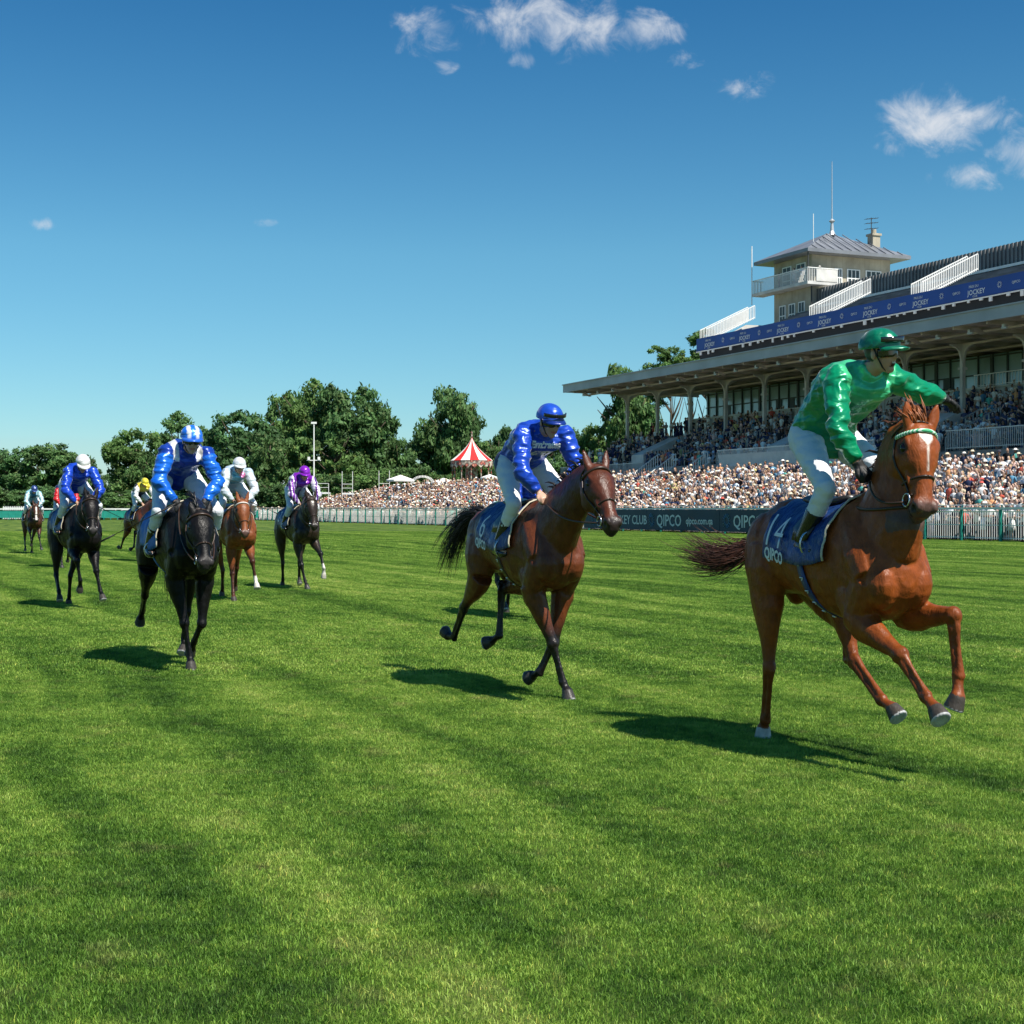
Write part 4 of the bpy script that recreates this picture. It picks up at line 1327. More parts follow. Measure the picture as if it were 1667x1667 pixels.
class Horse:
    def __init__(h, name_label, o, b, legs, poll, muzzle, coat, cols, face=None, socks=(), voxel=.011, group='racehorses galloping down the track', tail=None, mane=True, forelock=False, browband=None, face_up=None, hs=1.05, ear=1.0):
        h.o, h.b, h.legs = o, R(b), legs
        h.root = None
        h.hs, h.ear = hs, ear
        h.P, h.M = vec(poll), vec(muzzle)
        h.hd = (h.M - h.P).normalized(); h.HL = (h.M - h.P).length
        lat = Vector((0, 1, 0)) if face_up is None else vec(face_up)
        h.lat = (lat - h.hd * lat.dot(h.hd)).normalized()
        h.g = h.hd.cross(h.lat)                                        # out of the forehead
        mb = MB()
        h.body(mb)
        me = remeshed('horse', mb, voxel, 3)
        h.muscle(me)
        h.colour(me, cols, face, socks)
        me.materials.append(COAT[coat])
        o_ = bpy.data.objects.new('horse', me); link(o_)
        o_.location = (o[0], o[1], 0); o_.rotation_euler = (0, 0, h.b - math.pi / 2)
        h.root = o_
        tag(o_, name_label, 'horse', group)
        h.eyes(); h.hair(cols, tail, mane, forelock)
        h.bridle(browband)
    def put(h, mb, name, mat, smooth=True):
        return mb.build(name, mat, h.root, smooth)
    # ---- shape
    def hc(h, s, g=0.0, l=0.0):
        """point on the head: s along (0 poll, 1 muzzle end), g out of the face, l to its left"""
        return h.P + h.hd * (h.HL * s) + h.g * g + h.lat * l
    def hsurf(h, s, deg, sd, off=0.0):
        """point on the skin of the head, deg from the face line towards side sd"""
        ra, rb, gc = h.hsec(s); a = math.radians(deg)
        return h.hc(s, gc + (ra + off) * math.cos(a), sd * (rb + off) * math.sin(a))
    def he(h, mb, s, g, l, r):
        k = h.hs
        mb.ell(h.hc(s, g * k, l * k), tuple(q * k for q in r), (h.hd, h.lat, h.g))
    HS_ = [(-.06, .050, .045, -.02), (.00, .092, .068, -.02), (.10, .118, .083, -.035), (.22, .136, .094, -.045), (.34, .140, .094, -.050), (.46, .124, .082, -.045),
          (.58, .096, .056, -.032), (.70, .076, .046, -.022), (.82, .065, .045, -.018), (.92, .064, .050, -.020), (.99, .052, .045, -.024), (1.04, .025, .025, -.028)]
    HS = [(a, b * 1.10, c * 1.20, d) for a, b, c, d in HS_]
    def hsec(h, s):
        a = np.array(h.HS)
        return [float(np.interp(s, a[:, 0], a[:, k])) * h.hs for k in (1, 2, 3)]
    def head_ring(h, s, tilt=0.0, off=.006, n=28, a0=0, a1=2 * math.pi):
        pts = []
        for k in range(n + 1):
            a = a0 + (a1 - a0) * k / n
            ss = s + tilt * math.cos(a)
            ra, rb, gc = h.hsec(ss)
            pts.append(h.hc(ss, gc + (ra + off) * math.cos(a), (rb + off) * math.sin(a)))
        return pts
    def body(h, mb):
        mb.loft([((x, 0, cz), Z3, Y3, hh, hw, 2.15) for x, cz, hh, hw in TR], 24)
        # withers and croup ridges, chest muscles, shoulders, quarters
        mb.ell((.36, 0, 1.50), (.20, .07, .10)); mb.ell((-.48, 0, 1.48), (.22, .16, .09))
        for s in (-1, 1):
            mb.ell((.70, s * .105, 1.07), (.13, .105, .15))                        # pectorals
            limb(mb, (.38, s * .14, 1.44), (.66, s * .165, 1.10), [(0, .07, .05), (.3, .12, .085), (.7, .135, .095), (1, .09, .08)], Y3)
            mb.ell((-.60, s * .14, 1.22), (.24, .145, .27)); mb.ell((-.72, s * .115, 1.10), (.12, .10, .24))
            mb.ell((-.35, s * .165, 1.33), (.16, .11, .12)); mb.ell((.50, s * .178, 1.20), (.10, .06, .17)); mb.ell((.34, s * .190, 1.10), (.11, .06, .10)); mb.ell((-.50, s * .20, 1.10), (.13, .07, .17))                         # hip point
        for key, s in (('R', -1), ('L', 1)):
            e, k, f, c, g = [vec(p) for p in h.legs[key + 'F']]
            # upper arm from the point of the shoulder, triceps
            limb(mb, (.66, s * .155, 1.10), e, [(0, .11, .08), (.5, .125, .09), (1, .10, .08)], Y3)
            limb(mb, (.36, s * .17, 1.16), e, [(0, .10, .05), (.6, .12, .075), (1, .09, .07)], Y3)
            limb(mb, e, k, [(-.05, .105, .088), (.18, .108, .090, .008), (.4, .088, .074, .012), (.7, .060, .052, .006), (.88, .048, .044), (1.0, .051, .048, .005)], Y3)
            mb.ell(k, (.054, .050, .056))
            limb(mb, k, f, [(0, .044, .045), (.12, .034, .036, .006), (.5, .023, .027, .010), (.88, .026, .031, .006), (1, .036, .036)], Y3)
            limb(mb, k, f, [(.02, .024, .024, -.026), (.3, .015, .017, -.026), (.7, .014, .017, -.028), (.95, .022, .024, -.024)], Y3, 8)
            fd = (f - k).normalized(); fB = (Y3 - fd * Y3.dot(fd)).normalized(); fA = fB.cross(fd)
            mb.ell(k + fA * .012, (.042, .050, .052), (fA, fB, fd)); mb.ell(k - fA * .040, (.020, .022, .030), (fA, fB, fd))
            mb.ell(e.lerp(k, .22) + fA * .052, (.045, .050, .12), (fA, fB, (k - e).normalized())); mb.ell(e.lerp(k, .25) - fA * .035, (.045, .050, .12), (fA, fB, (k - e).normalized()))
            h.foot(mb, k, f, c, g)
            st, hk, f, c, g = [vec(p) for p in h.legs[key + 'H']]
            limb(mb, (-.56, s * .15, 1.26), st, [(0, .24, .14), (.5, .225, .14), (1, .15, .105)], Y3)
            limb(mb, st, hk, [(-.05, .145, .105), (.2, .135, .092, -.01), (.45, .098, .068, -.014), (.75, .055, .045, -.004), (.92, .045, .038), (1, .048, .042)], Y3)
            mid = st.lerp(hk, .45)
            limb(mb, (-.74, s * .12, 1.06), mid, [(0, .09, .085), (.6, .09, .07), (1, .06, .05)], Y3)   # hamstring line
            mb.ell(hk, (.052, .042, .058))
            # point of the hock and its tendon
            d1 = (hk - st).normalized(); d2 = (f - hk).normalized()
            back = (d1 - d2); back = back.normalized() if back.length > .15 else Vector((-1, 0, 0))
            if back.x > .3: back = Vector((-1, 0, .2)).normalized()
            pt = hk + back * .055 - d2 * .05
            mb.tube([hk, pt], [.036, .022], 8); mb.tube([pt, hk.lerp(st, .40)], [.018, .03], 8)
            limb(mb, hk, f, [(0, .045, .042), (.15, .036, .036, .006), (.5, .025, .028, .010), (.88, .027, .031, .006), (1, .037, .037)], Y3)
            limb(mb, hk, f, [(0, .028, .026, -.034), (.3, .016, .018, -.030), (.7, .015, .018, -.029), (.95, .022, .024, -.024)], Y3, 8)
            h.foot(mb, hk, f, c, g)
        # neck
        B0 = Vector((.50, 0, 1.27)); P = h.P
        thr = P + h.hd * .10 - h.g * .10
        dirn = (P - B0)
        n = 7; C1 = B0 + Vector((.26, 0, .17)); C2 = P - h.hd.cross(Y3).cross(Y3) * 0 - (h.g * .14) + Vector((-.10, 0, .02))
        secs = []
        for i in range(n + 1):
            t = i / n; u = 1 - t
            c = B0 * u**3 + C1 * 3 * u * u * t + C2 * 3 * u * t * t + (P - h.g * .06 - h.hd * -.03) * t**3
            d = (C1 - B0) * 3 * u * u + (C2 - C1) * 6 * u * t + (P - h.g * .06 - C2) * 3 * t * t
            d.normalize()
            lat = (Y3 * u + h.lat * t); lat = (lat - d * lat.dot(d)).normalized()
            A = d.cross(lat)
            if A.z < 0 and i < 3: A = -A; 
            ra = np.interp(t, [0, .2, .45, .7, .9, 1], [.31, .285, .225, .178, .145, .125]); rb = np.interp(t, [0, .2, .45, .7, .9, 1], [.195, .165, .122, .098, .088, .078])
            secs.append((c, A, lat, float(ra), float(rb), 2.0))
        h.neck = secs
        mb.loft(secs, 20)
        # windpipe / jugular ridge and crest
        mb.tube([s_[0] - s_[1] * s_[3] * .80 for s_ in secs[1:]], [.06, .055, .05, .045, .045, .045, .045], 8)
        # head
        mb.loft([(h.hc(s, gc * h.hs), h.g, h.lat, ra * h.hs, rb * h.hs, 2.3) for (s, ra, rb, gc) in h.HS], 20)
        for s in (-1, 1):
            h.he(mb, .36, -.105, s * .062, (.088, .044, .085))      # cheek
            mb.ell(h.hsurf(.235, 47, s, -.012), (.052, .030, .026), (h.hd, h.lat, h.g)); mb.ell(h.hsurf(.31, 78, s, -.014), (.045, .022, .022), (h.hd, h.lat, h.g))       # brow
            h.he(mb, .47, -.002, s * .068, (.105, .015, .017))      # facial crest
            h.he(mb, .925, .020, s * .042, (.042, .028, .034))      # nostril wing
            # ears
            base = h.hc(.0, .045 * h.hs, s * .066 * h.hs); 
            up = (-h.hd * 1.0 + h.g * .42 + h.lat * s * .22).normalized()
            side = h.lat * s
            fw = up.cross(side).normalized()
            w_ = (side - up * side.dot(up)).normalized()
            mb.loft([(base - up * .03, w_, fw, .030, .030), (base + up * .02, w_, fw, .034, .026), (base + up * .07 * h.ear, w_, fw, .036, .018), (base + up * .12 * h.ear, w_, fw, .024, .012), (base + up * .165 * h.ear, w_, fw, .006, .006)], 10)
        h.he(mb, .97, -.060, 0, (.050, .038, .026))                  # lower lip
        h.he(mb, .10, .035, 0, (.075, .055, .035))                   # forehead
    def foot(h, mb, k, f, c, g):
        d0 = (f - k).normalized(); B0 = (Y3 - d0 * Y3.dot(d0)).normalized(); A0 = B0.cross(d0)
        mb.ell(f, (.038, .037, .038)); mb.ell(f - A0 * .026 + d0 * .006, (.022, .028, .026))
        limb(mb, f, c, [(0, .037, .034), (.5, .030, .030), (1, .038, .038)], Y3)
        d = (g - c).normalized() if (g - c).length > 1e-4 else Vector((0, 0, -1))
        B = (Y3 - d * Y3.dot(d)).normalized(); A = B.cross(d)
        L = .085
        pd = (c - f).normalized()
        mb.loft([(c - d * .012, A, B, .040, .040), (c + d * .008, A, B, .047, .045), (c + d * L * .9, A, B, .064, .056), (c + d * L, A, B, .062, .054)], 14)
    def muscle(h, me):
        P = verts_of(me)
        nn = np.empty(len(me.vertices) * 3); me.vertices.foreach_get('normal', nn); nn = nn.reshape(-1, 3)
        d = np.empty(len(P))
        sd = h.o[0] * 7
        for i, p in enumerate(P):
            x, y, z = p
            a = noise.noise(Vector((x * 7 + sd, y * 5, z * 6 + x * 3))); b = noise.noise(Vector((x * 15, y * 11 + sd, z * 13)))
            d[i] = (.28 - abs(a)) * .010 + b * .002
        head = smoothstep(.30, .15, np.linalg.norm(P - np.array((h.P + h.M) / 2), axis=1)) * .75
        low = smoothstep(.75, .45, P[:, 2]) * .6
        d *= (1 - head) * (1 - low)
        for sd_ in (-1, 1):
            q = np.linalg.norm(P - np.array(h.hc(.955, .010, sd_ * .058 * h.hs)), axis=1)
            d -= .012 * smoothstep(.030, .012, q)
        me.vertices.foreach_set('co', (P + nn * d[:, None]).ravel()); me.update()
    # ---- colour
    def colour(h, me, cols, face, socks):
        P = verts_of(me)
        n = len(P)
        base = np.array(cols['body'])[None, :].repeat(n, 0)
        pts = np.array(cols.get('points', cols['body']))
        # warm/dark shift over the back and croup of the coat itself
        if 'top' in cols:
            t = smoothstep(1.30, 1.52, P[:, 2])[:, None]; base = base * (1 - t * .6) + np.array(cols['top']) * t * .6
        out = base.copy()
        best = np.full(n, 9.0); hoof = np.zeros(n)
        for key in ('RF', 'LF', 'RH', 'LH'):
            e, k, f, c, g = h.legs[key]
            d1, t1 = seg_dist(P, e, k); d2, t2 = seg_dist(P, k, f); d3, t3 = seg_dist(P, f, c); d4, t4 = seg_dist(P, c, g)
            front = 'F' in key
            w = np.where(d1 < .11, smoothstep(.45 if front else .55, .95, t1), 0)
            w = np.where((d2 < .075) | (d3 < .07) | (d4 < .085), 1, w)
            w = w * cols.get('pw', 1)
            out = out * (1 - w[:, None]) + pts * w[:, None]
            hc_ = vec(g); cc = vec(c); dd = (hc_ - cc).normalized()
            s = (P - np.array(cc)) @ np.array(dd)
            nearh = np.linalg.norm(P - np.array(cc + dd * .04), axis=1) < .085
            hf = nearh & (s > -.004)
            if key in socks:
                up = socks[key]
                m = (d3 < .07) | ((d2 < .07) & (t2 > 1 - up))
                if up > 0: out[m] = (.62, .58, .52)
            out[hf] = (.50, .46, .40) if socks and key in socks else cols.get('hoof', (.05, .045, .04))
            if cols.get('shoe', True):
                sh = nearh & (s > .074)
                out[sh] = (.45, .45, .45)
        # head
        H = P - np.array(h.P); s = (H @ np.array(h.hd)) / h.HL; g = H @ np.array(h.g); l = H @ np.array(h.lat)
        on = (np.abs(l) < .12) & (s > -.05) & (s < 1.1) & (np.abs(g) < .22)
        mz = np.where(on, smoothstep(.80, .95, s), 0)[:, None]
        out = out * (1 - mz) + np.array(cols.get('muzzle', (.06, .04, .035))) * mz
        # nostrils
        for sd in (-1, 1):
            q = np.linalg.norm((P - np.array(h.hc(.955, .008, sd * .056 * h.hs))) / 1.0, axis=1) + .35 * np.abs((s - .955) * h.HL)
            w = smoothstep(.036, .027, q)[:, None]
            out = out * (1 - w) + np.array((.006, .004, .004)) * w
        ml = on & (s > .86) & (np.abs(g + .045) < .006) & (s < 1.02)
        out[ml] = (.01, .008, .008)
        if face and not (h.root):
            for (s0, s1, w0, w1) in face:
                t = np.clip((s - s0) / (s1 - s0), 0, 1)
                w = w0 + (w1 - w0) * t
                wob = np.sin(s * 21) * .002
                m = on & (s > s0) & (s < s1) & (g > -.01)
                k = (smoothstep(w + .005, w - .003, np.abs(l + wob)) * m)[:, None]
                k *= .75 if w0 < .01 else 1
                out = out * (1 - k) + np.array((.66, .62, .55)) * k
        # eye surround darker skin
        for sd in (-1, 1):
            q = np.linalg.norm(P - np.array(h.hsurf(.27, 60, sd, -.004)), axis=1)
            out *= (1 - .70 * smoothstep(.052, .030, q))[:, None]
        set_cols(me, out)
    def eyes(h):
        for s in (-1, 1):
            mb = MB(); mb.ell(h.hsurf(.27, 60, s, -.010), (.034, .024, .026), (h.hd, h.lat, h.g), 14, 10)
            h.put(mb, 'eye', M_eye.m)
    # ---- hair
    def hair(h, cols, tail, mane, forelock):
        rr = random.Random(int(h.o[0] * 100))
        hc = cols.get('hair', (.02, .015, .012))
        m = Mat('horse_hair', hc, .45, .5)
        m.vary(25, .5, hc)
        # tail
        path = [vec(p) for p in (tail or [(-.84, 0, 1.36), (-1.0, 0, 1.36), (-1.12, 0, 1.22), (-1.2, 0, .98), (-1.26, 0, .74)])]
        mb = MB()
        def along(t):
            k = t * (len(path) - 1); i = min(int(k), len(path) - 2); f = k - i
            p0 = path[max(i - 1, 0)]; p1 = path[i]; p2 = path[i + 1]; p3 = path[min(i + 2, len(path) - 1)]
            return .5 * ((2 * p1) + (p2 - p0) * f + (2 * p0 - 5 * p1 + 4 * p2 - p3) * f * f + (3 * p1 - p0 - 3 * p2 + p3) * f ** 3)
        mb.tube([along(t) for t in (0, .15, .35, .6)], [.040, .050, .045, .012], 8)
        for k in range(520):
            t0 = rr.uniform(0, .38); L = rr.uniform(.5, 1.0) * (1.02 - t0)
            off = Vector((rr.gauss(0, 1), rr.gauss(0, 1), rr.gauss(0, 1))) * .020
            spread = Vector((rr.gauss(0, 1), rr.gauss(0, 1), rr.gauss(0, 1))) * .050
            if rr.random() < .10: spread *= 1.7
            pts = []; m_ = 8
            for i in range(m_ + 1):
                f = i / m_; t = min(1, t0 + L * f)
                pts.append(along(t) + off * (1 + f) + spread * (math.sin(f * 1.5)) ** 1.5 + Vector((0, rr.gauss(0, .003), 0)))
            r0 = rr.uniform(.0024, .0050)
            mb.tube(pts, [r0 * (1.1 - .95 * (i / m_)) for i in range(m_ + 1)], 4)
        h.put(mb, 'tail', m.m)
        if mane:
            mb = MB()
            secs = h.neck
            for k in range(90 if mane is True else mane):
                t = rr.uniform(.25, 1.0) * (len(secs) - 1); i = min(int(t), len(secs) - 2); f = t - i
                c = secs[i][0].lerp(secs[i + 1][0], f); A = secs[i][1].lerp(secs[i + 1][1], f); ra = secs[i][3] * (1 - f) + secs[i + 1][3] * f
                base = c + A * (ra * .98)
                sgn = -1
                d = (A * .55 + Vector((-.65, sgn * .25, .1)) + Vector((rr.gauss(0, .25), rr.gauss(0, .25), rr.gauss(0, .2))))
                Lm = rr.uniform(.035, .09)
                pts = [base - A * .02, base + d * Lm * .4 + A * .012, base + d * Lm * .8, base + d * Lm + Vector((0, sgn * .01, -.015))]
                mb.tube(pts, [.009, .009, .006, .0015], 4)
            h.put(mb, 'mane', m.m)
        if forelock:
            mb = MB()
            for k in range(90):
                b0 = h.hc(rr.uniform(-.10, .03), rr.uniform(.02, .075), rr.uniform(-.055, .04))
                if forelock == 2: d = (-h.hd * rr.uniform(.5, 1.1) - h.lat * rr.uniform(.0, 1.0) + h.g * rr.uniform(-.2, .3)).normalized() * rr.uniform(.07, .15)
                else: d = (h.hd * rr.uniform(.5, 1) + h.lat * rr.gauss(0, .25) + h.g * .15).normalized() * rr.uniform(.06, .12)
                pts = [b0, b0 + d * .5 + h.g * .012, b0 + d]
                mb.tube(pts, [.006, .005, .001], 4)
            fm = Mat('forelock_hair', cols.get('fore', hc), .5, .4).vary(25, .4, cols.get('fore', hc))
            h.put(mb, 'forelock', fm.m)
    # ---- tack
    def strap(h, mb, pts, w=.011, t=.004):
        """flat strap through pts lying on the body"""
        pts = [vec(p) for p in pts]
        mb.tube(pts, w * .5, 6)
    def bridle(h, browband):
        mb = MB()
        h.strap(mb, h.head_ring(.62, 0, .004), .016)                      # noseband
        h.strap(mb, h.head_ring(.80, -.05, .005, a0=math.radians(75), a1=math.radians(285)), .012)
        h.strap(mb, h.head_ring(.02, -.045, .008), .014)                  # headpiece
        for s in (-1, 1):
            pts = []
            for t in np.linspace(0, 1, 9):
                ss = .06 + (.80 - .06) * t
                ra, rb, gc = h.hsec(ss); a = math.radians(80 + 18 * t) * s
                pts.append(h.hc(ss, gc + (ra + .005) * math.cos(a), (rb + .006) * math.sin(a)))
            h.strap(mb, pts, .013)
        h.put(mb, 'bridle', M_leather.m)
        mb = MB()
        h.strap(mb, h.head_ring(.13, -.02, .007, a0=math.radians(-80), a1=math.radians(80)), .024)
        h.put(mb, 'browband', browband or M_leather.m)
        for s in (-1, 1):
            mb = MB()
            ra, rb, gc = h.hsec(.82)
            c = h.hc(.82, gc - .03, s * (rb + .012))
            ring = [c + (h.hd * math.cos(a) + h.g * math.sin(a)) * .036 for a in np.linspace(0, 2 * math.pi, 17)]
            mb.tube(ring, .0055, 6)
            h.put(mb, 'bit_ring', M_steelbit.m)
        h.bit = [h.hc(.84, -.055, s * .074) for s in (-1, 1)]
    def reins(h, hands):
        for s, hand in zip((-1, 1), hands):
            mb = MB()
            a = h.bit[0 if s < 0 else 1]; b = vec(hand)
            n = 12; pts = []
            for i in range(n + 1):
                f = i / n
                p = a.lerp(b, f); p.z -= .05 * math.sin(math.pi * f)
                # keep outside the neck
                p.y += s * .055 * math.sin(math.pi * f) ** .7
                pts.append(p)
            mb.tube(pts, .007, 6)
            h.put(mb, 'rein', M_leather.m)
    def neck_ring(h, t, off=.006, n=30, tilt=0):
        secs = h.neck; k = t * (len(secs) - 1)
        pts = []
        for j in range(n + 1):
            a = 2 * math.pi * j / n
            kk = max(0, min(len(secs) - 1.001, k + tilt * math.cos(a))); i = int(kk); f = kk - i
            s0, s1 = secs[i], secs[i + 1]
            ra = s0[3] * (1 - f) + s1[3] * f; rb = s0[4] * (1 - f) + s1[4] * f
            c = s0[0].lerp(s1[0], f); A = s0[1].lerp(s1[1], f); B = s0[2].lerp(s1[2], f)
            pts.append(c + A * (ra + off) * math.cos(a) + B * (rb + off) * math.sin(a))
        return pts
    def saddle(h, cloth_mat, number=None, brand=None, x0=-.38, x1=.36, drop=1.75, girth_mat=None, num_x=None, num_mat=None, girth_marks=False, seat=True):
        # cloth: sheet over the back, slightly flared, with soft folds
        nx, na = 26, 40
        vs = []; fs = []
        rr = random.Random(3)
        th = []
        for i in range(nx + 1):
            x = x0 + (x1 - x0) * i / nx
            for j in range(na + 1):
                a = -drop + 2 * drop * j / na
                back = (1 - i / nx)
                aa = a * (1.0 - .10 * (1 - back))
                w_ = .018 + .012 * noise.noise(Vector((x * 9, a * 4, 1))) + .007 * noise.noise(Vector((x * 26 + a * 5, a * 7, 4))) + .012 * (abs(a) / drop) ** 2
                p = trunk_pt(x, aa, w_)
                vs.append(p)
        m = na + 1
        for i in range(nx):
            for j in range(na):
                fs.append((i * m + j, i * m + j + 1, (i + 1) * m + j + 1, (i + 1) * m + j))
        mb = MB(); mb.add(vs, fs)
        o = mb.build('saddle_cloth', cloth_mat, h.root, True)
        sm = o.modifiers.new('thick', 'SOLIDIFY'); sm.thickness = .006
        h.cloth = o
        mb = MB()
        mb.tube([vs[nx * m + j] + Vector((.004, 0, 0)) + (vs[nx * m + j] - Vector((x1, 0, trunk_at(x1)[0]))).normalized() * .004 for j in range(na + 1)], .007, 6)
        mb.build('piping', M_piping.m, o, True)
        def wrap_text(txt, size, xc, arc_top, mat, side=-1, bold=.01):
            me = text_mesh(txt, size, 'lettering', .0, bold)
            me.materials.clear(); me.materials.append(mat)
            bmx = bmesh.new(); bmx.from_mesh(me)
            bmesh.ops.triangulate(bmx, faces=bmx.faces[:])
            for _ in range(3):
                bmesh.ops.subdivide_edges(bmx, edges=[e for e in bmx.edges if e.calc_length() > size * .12], cuts=1)
                bmesh.ops.triangulate(bmx, faces=bmx.faces[:])
            xs = [v.co.x for v in bmx.verts]; W_ = max(xs) - min(xs); mid = (max(xs) + min(xs)) / 2
            for v in bmx.verts:
                # text x runs towards the head on the left side, towards the tail on the right side
                lx = v.co.x - mid; ly = v.co.y
                x = xc + lx * (1 if side < 0 else -1)
                cz, hh, hw = trunk_at(x)
                a = arc_top + (size - ly) / ((hh + hw) / 2)
                p = trunk_pt(x, side * a, .041 + .012 * (a / drop) ** 2)
                v.co = p
            bmx.to_mesh(me); bmx.free()
            t_ = bpy.data.objects.new('lettering', me); link(t_); t_.parent = o
            return t_
        if number:
            for side in (-1, 1):
                wrap_text(number, .27, num_x if num_x is not None else (x0 + .17), .52, num_mat or M_cloth_num.m, side, -.002)
        if brand:
            for side in (-1, 1): wrap_text(brand, .085, (num_x if num_x is not None else x0 + .17) + .02, 1.42, M_cloth_num.m, side, .003)
        # girth
        gm_ = girth_mat or M_leather.m
        mb = MB(); xg = x1 - .04
        ring_in = []; 
        for j in range(37):
            a = .9 + (2 * math.pi - 1.8) * j / 36
            lean = -.02 + .16 * smoothstep(0.0, 1.0, np.array([abs(math.sin(a / 2))]))[0]
            xx = -.08 + (lean * 1.6)
            ring_in.append((xx, a))
        vs = []
        for (xx, a) in ring_in:
            vs.append(trunk_pt(xx - .035, a, .012)); vs.append(trunk_pt(xx + .035, a, .012))
        mb.add(vs, [(2 * j, 2 * j + 1, 2 * j + 3, 2 * j + 2) for j in range(36)])
        g_ = mb.build('girth', gm_, h.root, True); sm = g_.modifiers.new('thick', 'SOLIDIFY'); sm.thickness = .008
        if girth_marks:
            mb = MB()
            for j in range(20, 34):
                if j % 2: continue
                xx, a = ring_in[j]
                p = trunk_pt(xx, a, .018); q = trunk_pt(xx + .015, a + .05, .018)
                mb.tube([p, q, trunk_pt(xx - .018, a + .04, .018)], .004, 5)
            mb.build('lettering', M_cloth_num.m, g_)
        if seat:
            mb = MB()
            mb.loft([((-.22, 0, trunk_at(-.22)[0] + trunk_at(-.22)[1] + .045), Z3, Y3, .02, .10), ((-.18, 0, trunk_at(-.18)[0] + trunk_at(-.18)[1] + .045), Z3, Y3, .035, .13), ((0, 0, trunk_at(0)[0] + trunk_at(0)[1] + .03), Z3, Y3, .03, .12),
                     ((.16, 0, trunk_at(.16)[0] + trunk_at(.16)[1] + .04), Z3, Y3, .035, .09), ((.22, 0, trunk_at(.22)[0] + trunk_at(.22)[1] + .05), Z3, Y3, .02, .05)], 14)
            for s in (-1, 1):
                mb.loft([(trunk_pt(.06, s * .45, .03), X3, Y3, .15, .02), (trunk_pt(.09, s * .95, .035), X3, Y3, .13, .012), (trunk_pt(.10, s * 1.2, .035), X3, Y3, .09, .010)], 12)
            h.put(mb, 'saddle', M_saddle.m)
M_piping = Mat('cream_piping', (.55, .50, .38), .6, .3)
M_saddle = Mat('saddle_leather', (.012, .012, .013), .35, .5)
M_cloth_num = Mat('cloth_lettering', (.72, .74, .76), .6, .3)
def satin(name, vary=.10):
    m = Mat(name, rough=.31, spec=.6)
    m.vcol(vary, 5)
    m.b.inputs['Metallic'].default_value = .22
    m.b.inputs['Sheen Weight'].default_value = .25
    m.b.inputs['Sheen Roughness'].default_value = .3
    a = m.tex('Noise', 7, 'Object', stretch=(.8, .8, 1.7), Detail=2, Roughness=.4, Distortion=.9)
    b = m.tex('Noise', 20, 'Object', stretch=(1, 1, 1.8), Detail=1.5, Distortion=.8)
    m.bump(m.math('ADD', a, m.math('MULTIPLY', b, .08)), .45, .055)
    return m
